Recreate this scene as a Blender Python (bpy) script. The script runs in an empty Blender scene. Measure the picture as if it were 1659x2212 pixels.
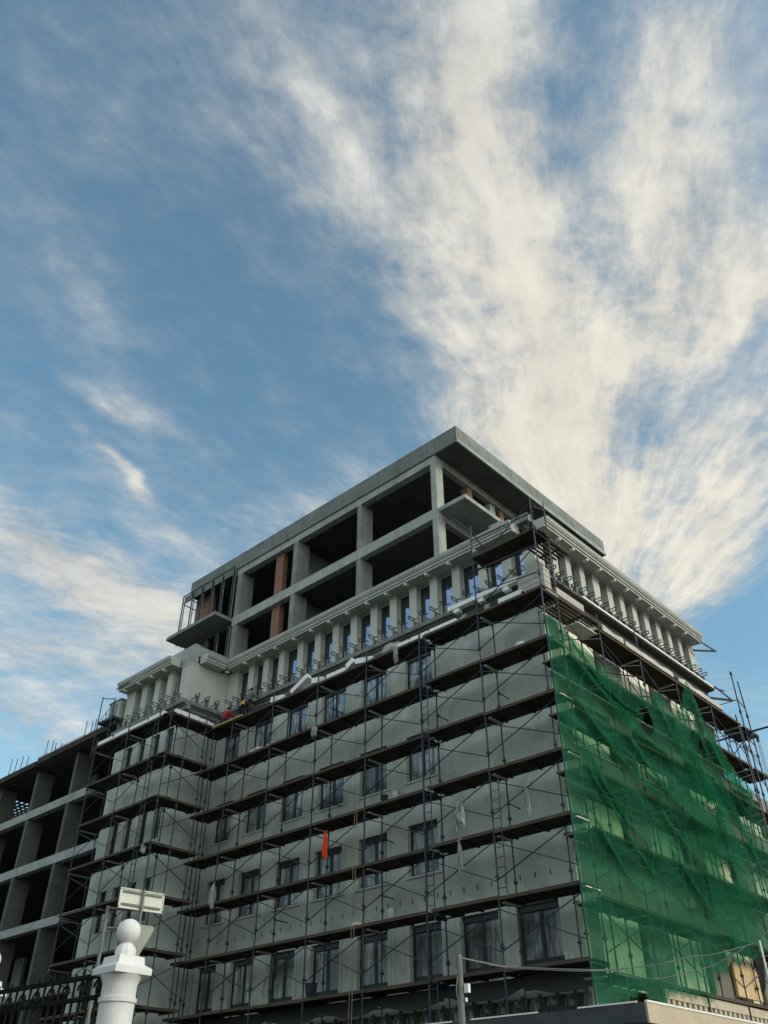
import bpy, bmesh, math, random
from mathutils import Vector, Matrix, noise as mnoise
R = math.radians
SC = bpy.context.scene
COL = SC.collection
random.seed(7)

# ------------------------------------------------------------------ camera
CAM = Vector((-25.167, -14.089, 1.7))
YAW, PITCH, ROLL = 0.821086, 0.643621, -0.002057
def make_camera():
    cd = bpy.data.cameras.new("camera"); co = bpy.data.objects.new("camera", cd); COL.objects.link(co)
    cd.sensor_fit = 'VERTICAL'; cd.sensor_height = 36.0; cd.lens = 1840.92 / 2212.0 * 36.0
    cd.clip_start = 0.1; cd.clip_end = 5000
    fh = Vector((math.sin(YAW), math.cos(YAW), 0)); r0 = Vector((math.cos(YAW), -math.sin(YAW), 0))
    f = fh * math.cos(PITCH) + Vector((0, 0, 1)) * math.sin(PITCH)
    u0 = -fh * math.sin(PITCH) + Vector((0, 0, 1)) * math.cos(PITCH)
    r = r0 * math.cos(ROLL) + u0 * math.sin(ROLL); u = -r0 * math.sin(ROLL) + u0 * math.cos(ROLL)
    m = Matrix((r, u, -f)).transposed().to_4x4(); m.translation = CAM
    co.matrix_world = m
    SC.camera = co
make_camera()

# ------------------------------------------------------------------ world
SUN_AZ = (0.43, -0.90); SUN_EL = R(24)
def make_world():
    w = bpy.data.worlds.new("World"); SC.world = w; w.use_nodes = True
    nt = w.node_tree; N = nt.nodes; L = nt.links; N.clear()
    def nd(t, **k):
        n = N.new(t)
        for a, b in k.items(): setattr(n, a, b)
        return n
    def mth(op, a, b=None, c=None, clamp=False):
        n = nd('ShaderNodeMath', operation=op, use_clamp=clamp)
        for i, v in enumerate((a, b, c)):
            if v is None: continue
            if hasattr(v, 'is_linked') or hasattr(v, 'node'): L.new(v, n.inputs[i])
            else: n.inputs[i].default_value = v
        return n.outputs[0]
    def mixc(f, a, b):
        n = nd('ShaderNodeMix', data_type='RGBA')
        for s, v in ((0, f), (6, a), (7, b)):
            if hasattr(v, 'node'): L.new(v, n.inputs[s])
            else: n.inputs[s].default_value = v if s == 0 else (*v, 1)
        return n.outputs[2]
    sky = nd('ShaderNodeTexSky', sky_type='NISHITA', sun_disc=False)
    sky.sun_elevation = SUN_EL; sky.sun_rotation = math.atan2(SUN_AZ[0], SUN_AZ[1])
    sky.air_density = 1.0; sky.dust_density = 0.6; sky.ozone_density = 1.6; sky.altitude = 100
    tc = nd('ShaderNodeTexCoord')
    sep = nd('ShaderNodeSeparateXYZ'); L.new(tc.outputs['Generated'], sep.inputs[0])
    zc = mth('ADD', mth('MAXIMUM', sep.outputs[2], 0.0), 0.06)
    cmb = nd('ShaderNodeCombineXYZ')
    L.new(mth('DIVIDE', sep.outputs[0], zc), cmb.inputs[0]); L.new(mth('DIVIDE', sep.outputs[1], zc), cmb.inputs[1])
    P = cmb.outputs[0]
    # slow warp of the cloud layer so that its banks get ragged outlines
    wn = nd('ShaderNodeTexNoise'); wn.inputs['Scale'].default_value = 2.6; wn.inputs['Detail'].default_value = 4
    L.new(P, wn.inputs['Vector'])
    vs = nd('ShaderNodeVectorMath', operation='SUBTRACT'); L.new(wn.outputs['Color'], vs.inputs[0]); vs.inputs[1].default_value = (.5, .5, .5)
    va = nd('ShaderNodeVectorMath', operation='MULTIPLY_ADD'); L.new(vs.outputs[0], va.inputs[0]); va.inputs[1].default_value = (.26, .26, 0); L.new(P, va.inputs[2])
    PW = va.outputs[0]
    vb = nd('ShaderNodeVectorMath', operation='MULTIPLY_ADD'); L.new(vs.outputs[0], vb.inputs[0]); vb.inputs[1].default_value = (.10, .10, 0); L.new(P, vb.inputs[2])
    PS = vb.outputs[0]
    # cloud banks: (x, y, rotation, half length, half width, weight) on the cloud layer
    banks = BANKS
    acc = None
    for (bx, by, rot, sx_, sy_, wt) in banks:
        mp = nd('ShaderNodeMapping', vector_type='TEXTURE')
        mp.inputs['Location'].default_value = (bx, by, 0); mp.inputs['Rotation'].default_value = (0, 0, rot); mp.inputs['Scale'].default_value = (sx_, sy_, 1)
        L.new(PW, mp.inputs['Vector'])
        g = nd('ShaderNodeTexGradient', gradient_type='QUADRATIC_SPHERE'); L.new(mp.outputs[0], g.inputs[0])
        s = mth('POWER', g.outputs['Fac'], 0.65)
        acc = mth('MULTIPLY', s, wt) if acc is None else mth('MULTIPLY_ADD', s, wt, acc)
    # cirrus filaments fanning out from one point of the cloud layer
    rel = nd('ShaderNodeVectorMath', operation='SUBTRACT'); L.new(PS, rel.inputs[0]); rel.inputs[1].default_value = (*FAN, 0)
    ln = nd('ShaderNodeVectorMath', operation='LENGTH'); L.new(rel.outputs[0], ln.inputs[0])
    nr = nd('ShaderNodeVectorMath', operation='NORMALIZE'); L.new(rel.outputs[0], nr.inputs[0])
    rz_ = nd('ShaderNodeCombineXYZ'); L.new(ln.outputs['Value'], rz_.inputs[2])
    def fan(ka, kr, scale, det, rough, dist):
        a = nd('ShaderNodeVectorMath', operation='MULTIPLY'); L.new(nr.outputs[0], a.inputs[0]); a.inputs[1].default_value = (ka, ka, 0)
        b = nd('ShaderNodeVectorMath', operation='MULTIPLY_ADD'); L.new(rz_.outputs[0], b.inputs[0]); b.inputs[1].default_value = (0, 0, kr); L.new(a.outputs[0], b.inputs[2])
        n = nd('ShaderNodeTexNoise'); n.inputs['Scale'].default_value = scale; n.inputs['Detail'].default_value = det; n.inputs['Roughness'].default_value = rough; n.inputs['Distortion'].default_value = dist
        L.new(b.outputs[0], n.inputs['Vector']); return n.outputs['Fac']
    def puff(scale, det, rough, sx_, rot):
        mp = nd('ShaderNodeMapping', vector_type='TEXTURE'); mp.inputs['Rotation'].default_value = (0, 0, rot); mp.inputs['Scale'].default_value = (sx_, 1, 1); L.new(PS, mp.inputs['Vector'])
        n = nd('ShaderNodeTexNoise'); n.inputs['Scale'].default_value = scale; n.inputs['Detail'].default_value = det; n.inputs['Roughness'].default_value = rough
        L.new(mp.outputs[0], n.inputs['Vector']); return n.outputs['Fac']
    n1 = fan(2.6, 1.3, 2.0, 9, .62, .05)        # broad plumes
    n3 = fan(6.5, 2.4, 2.8, 9, .66, .08)        # filaments
    n2 = puff(7.0, 10, .66, 1.6, WIND)          # ragged puffs
    n4 = puff(26.0, 6, .62, 1.5, WIND - 1.1)    # fine mottling
    tex = mth('ADD', mth('MULTIPLY', mth('SUBTRACT', n1, .5), 1.3), mth('MULTIPLY', mth('SUBTRACT', n3, .5), 1.5))
    tex = mth('ADD', tex, mth('MULTIPLY', mth('SUBTRACT', n2, .5), 1.5))
    tex = mth('ADD', tex, mth('MULTIPLY', mth('SUBTRACT', n4, .5), 1.15))
    base = mth('ADD', acc, .15)
    amp = mth('MULTIPLY_ADD', mth('MINIMUM', mth('MAXIMUM', acc, 0), .8), .85, .34)
    den = mth('MULTIPLY_ADD', tex, amp, base)
    # unseen sky: cloud added behind the viewer and round the sun, brightened as fill
    def lobe(v, a, b):
        dv = nd('ShaderNodeVectorMath', operation='DOT_PRODUCT'); L.new(tc.outputs['Generated'], dv.inputs[0]); dv.inputs[1].default_value = Vector(v).normalized()
        m_ = nd('ShaderNodeMapRange', interpolation_type='SMOOTHSTEP'); L.new(dv.outputs['Value'], m_.inputs[0]); m_.inputs[1].default_value = a; m_.inputs[2].default_value = b; return m_.outputs[0]
    back = lobe((-.80, -.5, .30), .10, .75)
    near_sun = lobe((SUN_AZ[0] * math.cos(SUN_EL), SUN_AZ[1] * math.cos(SUN_EL), math.sin(SUN_EL)), .50, 1.0)
    den = mth('MULTIPLY_ADD', back, .75, mth('MULTIPLY_ADD', near_sun, .6, den))
    gain = mth('ADD', mth('MULTIPLY_ADD', back, BACK_FILL, 1.0), mth('MULTIPLY', near_sun, 1.9))
    mr = nd('ShaderNodeMapRange', interpolation_type='SMOOTHSTEP'); L.new(den, mr.inputs[0])
    mr.inputs[1].default_value = -0.05; mr.inputs[2].default_value = 1.32
    cover = mth('MULTIPLY', mr.outputs[0], .96)
    # cloud light: grey bodies, white and slightly warm where thick and towards the sun
    sd = nd('ShaderNodeVectorMath', operation='DOT_PRODUCT'); L.new(tc.outputs['Generated'], sd.inputs[0])
    sd.inputs[1].default_value = (SUN_AZ[0] * math.cos(SUN_EL), SUN_AZ[1] * math.cos(SUN_EL), math.sin(SUN_EL))
    GL = nd('ShaderNodeVectorMath', operation='DOT_PRODUCT'); L.new(tc.outputs['Generated'], GL.inputs[0]); GL.inputs[1].default_value = GLOW
    warm = nd('ShaderNodeMapRange', interpolation_type='SMOOTHSTEP'); L.new(GL.outputs['Value'], warm.inputs[0]); warm.inputs[1].default_value = .72; warm.inputs[2].default_value = 1.0
    ccool = mixc(n2, CLOUD_GREY, CLOUD_WHITE)
    ccol = mixc(warm.outputs[0], ccool, CLOUD_WARM)
    shade = nd('ShaderNodeMapRange'); L.new(mth('MULTIPLY_ADD', n2, .55, mth('MULTIPLY', n3, .45)), shade.inputs[0]); shade.inputs[1].default_value = .3; shade.inputs[2].default_value = .7; shade.inputs[3].default_value = .66; shade.inputs[4].default_value = 1.12
    mulc = nd('ShaderNodeMix', data_type='RGBA', blend_type='MULTIPLY'); mulc.inputs[0].default_value = 1
    L.new(ccol, mulc.inputs[6]); L.new(shade.outputs[0], mulc.inputs[7])
    bright = nd('ShaderNodeVectorMath', operation='SCALE'); L.new(mulc.outputs[2], bright.inputs[0]); L.new(gain, bright.inputs['Scale'])
    tint = nd('ShaderNodeMix', data_type='RGBA', blend_type='MULTIPLY'); tint.inputs[0].default_value = 1
    L.new(sky.outputs[0], tint.inputs[6]); tint.inputs[7].default_value = (*SKY_TINT, 1)
    fin = mixc(cover, tint.outputs[2], bright.outputs[0])
    bg = nd('ShaderNodeBackground'); bg.inputs['Strength'].default_value = 0.15
    L.new(fin, bg.inputs['Color'])
    out = nd('ShaderNodeOutputWorld'); L.new(bg.outputs[0], out.inputs['Surface'])
    w.cycles.sampling_method = 'MANUAL'; w.cycles.sample_map_resolution = 512
FAN = (1.689, 0.891)
BANKS = [(0.343, 0.231, -2.836, 0.21, 0.106, 0.62), (0.485, 0.28, -2.77, 0.315, 0.119, 0.62), (0.688, 0.372, -2.742, 0.449, 0.139, 0.62), (0.918, 0.492, -2.787, 0.521, 0.164, 0.72), (1.137, 0.582, -2.83, 0.507, 0.188, 0.7), (0.396, 0.375, -2.849, 0.279, 0.107, 0.22), (0.576, 0.459, -2.765, 0.365, 0.123, 0.26), (0.769, 0.55, -2.793, 0.338, 0.12, 0.3), (0.646, 0.166, -2.383, 0.368, 0.086, 0.3), (0.592, 0.061, -2.477, 0.246, 0.086, 0.42), (0.772, 0.183, -2.138, 0.275, 0.113, 0.45), (0.856, 0.321, -2.185, 0.379, 0.135, 0.55), (0.861, 0.149, -1.853, 0.2, 0.083, 0.5), (0.923, 0.248, -1.855, 0.258, 0.077, 0.25), (1.094, 0.377, -2.025, 0.425, 0.109, 0.55), (1.19, 0.303, -2.003, 0.283, 0.093, 0.4), (1.255, 0.51, -2.13, 0.489, 0.127, 0.6), (1.37, 0.423, -2.195, 0.419, 0.149, 0.85), (1.504, 0.548, -2.214, 0.38, 0.127, 0.5), (1.339, 0.356, -2.137, 0.229, 0.101, 0.3), (0.562, 1.391, -2.998, 0.526, 0.18, 0.85), (0.795, 1.409, -2.953, 0.381, 0.16, 0.45), (0.687, 1.701, -3.015, 0.433, 0.254, 0.35), (0.868, 2.024, -2.867, 0.603, 0.195, 0.45), (0.901, 1.543, -2.856, 0.368, 0.202, 0.3), (0.237, 0.358, -3.067, 0.224, 0.082, 0.26), (0.3, 0.478, 3.102, 0.298, 0.07, 0.18), (0.154, 0.607, -2.745, 0.221, 0.081, 0.2), (0.261, 0.792, -2.554, 0.229, 0.072, 0.3), (0.158, 0.75, -2.536, 0.171, 0.058, 0.2), (0.411, 0.97, -3.031, 0.164, 0.032, 0.55), (0.485, 0.952, -2.926, 0.132, 0.031, 0.4), (0.489, 1.09, -2.708, 0.152, 0.026, 0.6), (0.55, 1.113, -2.704, 0.118, 0.024, 0.4), (0.764, 1.021, 1.758, 0.557, 0.139, 0.3), (0.598, 1.155, -3.013, 0.213, 0.091, 0.25), (0.613, 0.184, -2.681, 0.55, 0.348, 0.38), (0.864, 1.825, 0.594, 1.044, 0.817, 0.34), (1.033, 0.32, -2.247, 0.509, 0.347, 0.24), (0.304, 0.387, -2.844, 0.364, 0.222, 0.17), (0.487, 0.076, -2.512, 0.135, 0.065, 0.16), (1.034, 0.259, -1.915, 0.236, 0.07, -0.3), (1.686, 0.526, -2.667, 0.289, 0.137, -0.6), (1.194, 0.405, -2.055, 0.195, 0.04, -0.25), (0.491, 0.764, -2.589, 0.523, 0.244, -0.16), (0.046, 0.547, 1.707, 0.269, 0.197, -0.06)]
WIND = 0.420
GLOW = (0.719, 0.359, 0.595)
CLOUD_GREY = (2.7, 3.05, 3.25); CLOUD_WHITE = (5.3, 5.45, 5.4); CLOUD_WARM = (5.9, 5.6, 4.9)
BACK_FILL = 1.1; SKY_TINT = (1.24, 1.5, 1.3)
make_world()
sd_ = bpy.data.lights.new("sun", 'SUN'); so_ = bpy.data.objects.new("sun", sd_); COL.objects.link(so_)
sd_.energy = 1.5; sd_.angle = R(10); sd_.color = (1.0, .86, .68)
so_.rotation_euler = Vector((SUN_AZ[0] * math.cos(SUN_EL), SUN_AZ[1] * math.cos(SUN_EL), math.sin(SUN_EL))).to_track_quat('Z', 'Y').to_euler()
SC.view_settings.view_transform = 'Standard'; SC.view_settings.look = 'None'; SC.view_settings.exposure = 0; SC.view_settings.gamma = 1
SC.cycles.max_bounces = 8; SC.cycles.transparent_max_bounces = 24

# ------------------------------------------------------------------ materials
def mat_new(name):
    m = bpy.data.materials.new(name); m.use_nodes = True
    nt = m.node_tree; b = nt.nodes['Principled BSDF']
    return m, nt, b
def ramp(nt, fac, stops):
    r = nt.nodes.new('ShaderNodeValToRGB'); e = r.color_ramp.elements
    while len(e) < len(stops): e.new(.5)
    for k, (p, c) in enumerate(stops): e[k].position = p; e[k].color = (*c, 1)
    nt.links.new(fac, r.inputs[0]); return r.outputs[0]
def coords(nt, scale=(1, 1, 1), kind='Object'):
    t = nt.nodes.new('ShaderNodeTexCoord'); m = nt.nodes.new('ShaderNodeMapping'); m.inputs['Scale'].default_value = scale
    if kind == 'Geometry':
        g = nt.nodes.new('ShaderNodeNewGeometry'); nt.links.new(g.outputs['Position'], m.inputs['Vector'])
    else: nt.links.new(t.outputs[kind], m.inputs['Vector'])
    return m.outputs[0]
def noise(nt, vec, scale, det=6, rough=.6, dist=0):
    n = nt.nodes.new('ShaderNodeTexNoise'); n.inputs['Scale'].default_value = scale; n.inputs['Detail'].default_value = det
    n.inputs['Roughness'].default_value = rough; n.inputs['Distortion'].default_value = dist; nt.links.new(vec, n.inputs['Vector']); return n.outputs['Fac']
def mixrgb(nt, f, a, b, mode='MIX'):
    n = nt.nodes.new('ShaderNodeMix'); n.data_type = 'RGBA'; n.blend_type = mode
    for s, v in ((0, f), (6, a), (7, b)):
        if hasattr(v, 'node'): nt.links.new(v, n.inputs[s])
        else: n.inputs[s].default_value = v if s == 0 else (*v, 1)
    return n.outputs[2]
def bump(nt, b, h, st=.3, d=.02):
    n = nt.nodes.new('ShaderNodeBump'); n.inputs['Strength'].default_value = st; n.inputs['Distance'].default_value = d
    nt.links.new(h, n.inputs['Height']); nt.links.new(n.outputs[0], b.inputs['Normal'])
def surf(name, c0, c1, scale=1.5, stretch=(1, 1, 1), rough=.85, c2=None, streak=0, bmp=.25, fine=25, metal=0, kind='Geometry', spec=.3, form=None, patch=0):
    """two-tone weathered surface: broad mottling, optional rain streaks, fine grain in the bump"""
    m, nt, b = mat_new(name)
    v = coords(nt, stretch, kind)
    n = noise(nt, v, scale, 7, .62)
    col = ramp(nt, n, [(.3, c0), (.7, c1)])
    if streak:
        vs = coords(nt, (1, 1, .07), kind); s = noise(nt, vs, 5.5, 6, .7)
        col = mixrgb(nt, ramp(nt, s, [(.5, (0, 0, 0)), (.72, (streak,) * 3)]), col, c2 or tuple(x * .55 for x in c0))
    if patch:           # repaired and drying areas with their own outlines
        p_ = noise(nt, coords(nt, (1, 1, 1), kind), .55, 3, .55, .6)
        col = mixrgb(nt, ramp(nt, p_, [(.53, (0, 0, 0)), (.56, (patch,) * 3)]), col, tuple(x * .72 for x in c0))
        p2 = noise(nt, coords(nt, (1, 1, 1), kind), 1.7, 5, .7, .3)
        col = mixrgb(nt, ramp(nt, p2, [(.60, (0, 0, 0)), (.66, (patch,) * 3)]), col, tuple(min(1, x * 1.14) for x in c1))
    if form:            # formwork board and pour joints
        g_ = nt.nodes.new('ShaderNodeNewGeometry'); sp_ = nt.nodes.new('ShaderNodeSeparateXYZ'); nt.links.new(g_.outputs['Position'], sp_.inputs[0])
        ad_ = nt.nodes.new('ShaderNodeMath'); ad_.operation = 'ADD'; nt.links.new(sp_.outputs[0], ad_.inputs[0]); nt.links.new(sp_.outputs[1], ad_.inputs[1])
        cb_ = nt.nodes.new('ShaderNodeCombineXYZ'); nt.links.new(ad_.outputs[0], cb_.inputs[0]); nt.links.new(sp_.outputs[2], cb_.inputs[1])
        t_ = nt.nodes.new('ShaderNodeTexBrick'); nt.links.new(cb_.outputs[0], t_.inputs['Vector']); t_.inputs['Scale'].default_value = 1
        t_.inputs['Brick Width'].default_value = form[0]; t_.inputs['Row Height'].default_value = form[1]; t_.inputs['Mortar Size'].default_value = .012; t_.inputs['Mortar Smooth'].default_value = .3
        t_.inputs['Color1'].default_value = (.86, .86, .86, 1); t_.inputs['Color2'].default_value = (1.1, 1.1, 1.1, 1); t_.inputs['Mortar'].default_value = (.6, .6, .6, 1)
        col = mixrgb(nt, .75, col, t_.outputs['Color'], 'MULTIPLY')
    f = noise(nt, coords(nt, (1, 1, 1), kind), fine, 4, .7)
    col = mixrgb(nt, .12, col, ramp(nt, f, [(.3, tuple(x * .5 for x in c0)), (.7, tuple(min(1, x * 1.4) for x in c1))]))
    nt.links.new(col, b.inputs['Base Color']); b.inputs['Roughness'].default_value = rough; b.inputs['Metallic'].default_value = metal
    b.inputs['Specular IOR Level'].default_value = spec
    if bmp: bump(nt, b, f, bmp)
    return m
M = {}
M['plaster'] = surf('plaster_material', (.405, .445, .40), (.50, .543, .488), .8, patch=.5, streak=.28, c2=(.33, .335, .29), rough=.9, bmp=.15, fine=60)
M['pilaster'] = surf('pilaster_plaster_material', (.40, .415, .365), (.49, .50, .44), .9, streak=.2, c2=(.4, .4, .36), rough=.9, bmp=.15, fine=60)
M['concrete'] = surf('concrete_material', (.155, .174, .16), (.245, .265, .245), 1.3, form=(1.25, .62), streak=.7, c2=(.095, .10, .092), rough=.92, bmp=.5, fine=14)
M['fascia'] = surf('roof_fascia_material', (.12, .14, .13), (.20, .222, .205), 1.1, form=(2.4, .55), streak=.7, c2=(.08, .086, .08), rough=.92, bmp=.4, fine=18)
M['concrete_light'] = surf('pale_concrete_material', (.24, .265, .247), (.375, .40, .375), 1.6, form=(1.25, .8), streak=.7, c2=(.15, .157, .145), rough=.92, bmp=.4, fine=16)
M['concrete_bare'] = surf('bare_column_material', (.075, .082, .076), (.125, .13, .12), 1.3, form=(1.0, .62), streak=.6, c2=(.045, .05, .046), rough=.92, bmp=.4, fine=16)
M['rawwall'] = surf('raw_side_wall_material', (.17, .175, .15), (.25, .25, .215), .8, streak=.5, c2=(.12, .12, .10), rough=.95, bmp=.35, fine=18)
M['concrete_shaded'] = surf('shaded_inner_concrete_material', (.055, .06, .058), (.09, .095, .09), 1.0, rough=.95, bmp=.2)  # interior concrete darkened: shade of the open storeys put into the colour
M['cornice'] = surf('cornice_material', (.34, .36, .325), (.46, .475, .425), 1.6, streak=.3, c2=(.36, .37, .34), rough=.85, bmp=.2, fine=40)
M['ledge'] = surf('ledge_material', (.14, .155, .145), (.22, .23, .21), 2, streak=.3, rough=.9, bmp=.3)
M['foam'] = surf('white_foam_material', (.72, .74, .72), (.84, .85, .82), 5, rough=.8, bmp=.15, kind='Object')
M['clad'] = surf('raw_cladding_material', (.33, .32, .28), (.45, .43, .38), 3, rough=.85, bmp=.3)
M['wood'] = surf('weathered_plank_material', (.018, .0135, .0105), (.052, .039, .029), 3, stretch=(1, .25, 1), rough=.9, bmp=.4, fine=9)
M['woodedge'] = surf('plank_edge_material', (.045, .034, .025), (.095, .073, .052), 4, stretch=(1, .3, 1), rough=.9, bmp=.3, fine=9)
M['woodpale'] = surf('pale_board_material', (.36, .34, .29), (.56, .53, .46), 4, stretch=(.3, 1, 1), rough=.85, bmp=.2)
M['steel'] = surf('painted_steel_material', (.012, .017, .026), (.03, .04, .055), 5, rough=.55, bmp=0, spec=.4)
M['steelblue'] = surf('blue_steel_material', (.010, .016, .03), (.022, .034, .06), 5, rough=.5, bmp=0, spec=.4)
M['darkmetal'] = surf('dark_bracket_material', (.045, .052, .05), (.085, .095, .088), 6, rough=.6, bmp=0)
M['zinc'] = surf('zinc_bracket_material', (.12, .14, .135), (.22, .24, .23), 5, rough=.55, bmp=0)
M['frame'] = surf('window_frame_material', (.022, .026, .027), (.038, .042, .042), 4, rough=.5, bmp=0)
M['white'] = surf('white_paint_material', (.60, .61, .585), (.71, .715, .68), 2.5, patch=.35, streak=.55, c2=(.52, .52, .47), rough=.6, bmp=.12, fine=50)
M['signback'] = surf('sign_back_material', (.50, .51, .44), (.66, .66, .57), 5, rough=.6, bmp=.05, kind='Object')
M['signgrey'] = surf('triangle_sign_back_material', (.30, .31, .25), (.38, .38, .31), 5, rough=.6, bmp=.05)
M['pole'] = surf('grey_pole_material', (.13, .132, .115), (.22, .218, .19), 4, streak=.4, rough=.8, bmp=.15)
M['tan'] = surf('tan_canopy_material', (.44, .355, .25), (.54, .45, .33), 1.6, streak=.25, rough=.85, bmp=.25)
M['canopyshaded'] = surf('shaded_canopy_material', (.04, .047, .05), (.065, .072, .075), 1.6, rough=.8, bmp=.2)  # dark cladding; shade of the street side is also put into this colour
M['trim'] = surf('white_trim_material', (.70, .69, .63), (.82, .8, .74), 4, rough=.6, bmp=0)
M['asphalt'] = surf('asphalt_material', (.045, .045, .045), (.065, .064, .062), .6, rough=.95, bmp=.4, fine=30)
M['paving'] = surf('paving_material', (.10, .098, .092), (.15, .147, .138), .8, rough=.95, bmp=.3, fine=20)
M['soil'] = surf('soil_material', (.075, .068, .055), (.12, .105, .085), .25, rough=1, bmp=.4, fine=6)
M['red'] = surf('red_cloth_material', (.22, .012, .016), (.33, .02, .024), 9, rough=.9, bmp=.2, kind='Object')
M['yellow'] = surf('yellow_cloth_material', (.55, .30, .05), (.68, .40, .09), 9, rough=.9, bmp=.2, kind='Object')
M['greycloth'] = surf('grey_cloth_material', (.085, .10, .10), (.13, .145, .145), 9, rough=.9, bmp=.2, kind='Object')
M['navy'] = surf('navy_cloth_material', (.012, .016, .026), (.026, .03, .042), 9, rough=.9, bmp=.2, kind='Object')
M['skin'] = surf('skin_material', (.20, .115, .075), (.27, .16, .11), 9, rough=.6, bmp=.05, kind='Object')
M['hair'] = surf('hair_material', (.008, .007, .006), (.016, .014, .012), 20, rough=.6, bmp=.1, kind='Object')
M['orange'] = surf('orange_cloth_material', (.72, .055, .012), (.9, .1, .025), 12, rough=.8, bmp=.3, kind='Object')
M['film'] = surf('plastic_sheet_material', (.22, .25, .235), (.42, .445, .42), 6, rough=.35, bmp=.3, kind='Object', spec=.5)
M['sack'] = surf('sack_material', (.45, .46, .43), (.62, .62, .58), 6, rough=.8, bmp=.3, kind='Object')
M['rubble'] = surf('debris_material', (.22, .22, .2), (.42, .41, .38), 8, rough=.95, bmp=.5, kind='Object')
M['cabin'] = surf('cabin_panel_material', (.30, .36, .33), (.40, .45, .41), 2, streak=.4, rough=.6, bmp=.1)
M['cabinwarm'] = surf('cabin_board_material', (.26, .26, .19), (.36, .35, .27), 2, streak=.4, rough=.7, bmp=.1)
M['rebar'] = surf('rebar_material', (.05, .05, .048), (.09, .08, .07), 9, rough=.7, bmp=0)
M['cable'] = surf('cable_material', (.20, .215, .195), (.29, .30, .27), 9, rough=.6, bmp=0)
M['cabledark'] = surf('dark_cable_material', (.02, .02, .02), (.05, .05, .048), 9, rough=.5, bmp=0)
M['rope'] = surf('rope_material', (.20, .16, .11), (.3, .25, .18), 9, rough=.9, bmp=0)
M['panelwhite'] = surf('white_panel_material', (.60, .59, .53), (.70, .69, .62), 3, rough=.7, bmp=.1)

def brick_mat(name, c1, c2, mortar, wscale=1.0, frame='x'):
    m, nt, b = mat_new(name)
    g = nt.nodes.new('ShaderNodeNewGeometry'); sp = nt.nodes.new('ShaderNodeSeparateXYZ'); nt.links.new(g.outputs['Position'], sp.inputs[0])
    ad = nt.nodes.new('ShaderNodeMath'); ad.operation = 'ADD'; nt.links.new(sp.outputs[0], ad.inputs[0]); nt.links.new(sp.outputs[1], ad.inputs[1])
    cb = nt.nodes.new('ShaderNodeCombineXYZ'); nt.links.new(ad.outputs[0], cb.inputs[0]); nt.links.new(sp.outputs[2], cb.inputs[1])
    t = nt.nodes.new('ShaderNodeTexBrick'); nt.links.new(cb.outputs[0], t.inputs['Vector'])
    t.inputs['Scale'].default_value = 1.0; t.inputs['Brick Width'].default_value = .26 * wscale; t.inputs['Row Height'].default_value = .085 * wscale
    t.inputs['Mortar Size'].default_value = .012 * wscale; t.inputs['Bias'].default_value = -.1
    t.inputs['Color1'].default_value = (*c1, 1); t.inputs['Color2'].default_value = (*c2, 1); t.inputs['Mortar'].default_value = (*mortar, 1)
    n = noise(nt, g.outputs['Position'], 6, 5, .7)
    col = mixrgb(nt, .5, t.outputs['Color'], ramp(nt, n, [(.3, tuple(x * .5 for x in c1)), (.7, tuple(min(1, x * 1.5) for x in c2))]), 'MIX')
    nt.links.new(col, b.inputs['Base Color']); b.inputs['Roughness'].default_value = .95
    bump(nt, b, t.outputs['Fac'], -.6, .03)
    return m
M['brick'] = brick_mat('red_brick_material', (.15, .058, .038), (.24, .108, .068), (.22, .19, .165))
M['block'] = brick_mat('grey_block_material', (.16, .17, .155), (.23, .24, .22), (.10, .105, .10), 1.9)

def pane_mat(name, kind):
    m, nt, b = mat_new(name)
    v = coords(nt, (1, 1, 1), 'Geometry')
    if kind == 'sky':          # coated glass
        b.inputs['Base Color'].default_value = (.30, .38, .52, 1); b.inputs['Metallic'].default_value = 1; b.inputs['Roughness'].default_value = .06
        n = noise(nt, v, .9, 2, .5); bump(nt, b, n, .05, .3)
    elif kind == 'film':       # glass under dusty protective film, curtains of plastic behind
        vs = coords(nt, (1.3, 1.3, .16), 'Geometry'); n = noise(nt, vs, 3.2, 7, .65, .8)
        n2 = noise(nt, v, .55, 3, .5)
        c = ramp(nt, n, [(.33, (.045, .055, .057)), (.48, (.20, .22, .218)), (.66, (.55, .58, .565))])
        c = mixrgb(nt, ramp(nt, n2, [(.46, (0, 0, 0)), (.60, (.85,) * 3)]), c, (.035, .042, .044))
        nt.links.new(c, b.inputs['Base Color']); b.inputs['Roughness'].default_value = .22; b.inputs['Specular IOR Level'].default_value = .6
        bump(nt, b, n, .25, .05)
    elif kind == 'bluereflect':  # sky reflection painted as pale blue streaks in the pane colour
        vs = coords(nt, (1.2, 1.2, .35), 'Geometry'); n = noise(nt, vs, 2.6, 6, .6, 1.2)
        c = ramp(nt, n, [(.36, (.05, .065, .075)), (.52, (.18, .24, .265)), (.66, (.50, .58, .60))])
        nt.links.new(c, b.inputs['Base Color']); b.inputs['Roughness'].default_value = .12; b.inputs['Specular IOR Level'].default_value = .9
        bump(nt, b, n, .2, .08)
    elif kind == 'cream':      # boarded / film covered openings
        vs = coords(nt, (1.6, 1.6, .12), 'Geometry'); n = noise(nt, vs, 3.5, 6, .6, .5)
        c = ramp(nt, n, [(.33, (.50, .46, .30)), (.48, (.72, .68, .50)), (.66, (.86, .83, .70))])
        nt.links.new(c, b.inputs['Base Color']); b.inputs['Roughness'].default_value = .55
        bump(nt, b, n, .3, .05)
    else:
        n = noise(nt, v, 1.3, 4, .6)
        c = ramp(nt, n, [(.3, (.012, .016, .017)), (.7, (.035, .04, .042))])
        nt.links.new(c, b.inputs['Base Color']); b.inputs['Roughness'].default_value = .12; b.inputs['Specular IOR Level'].default_value = .5
    return m
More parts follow.
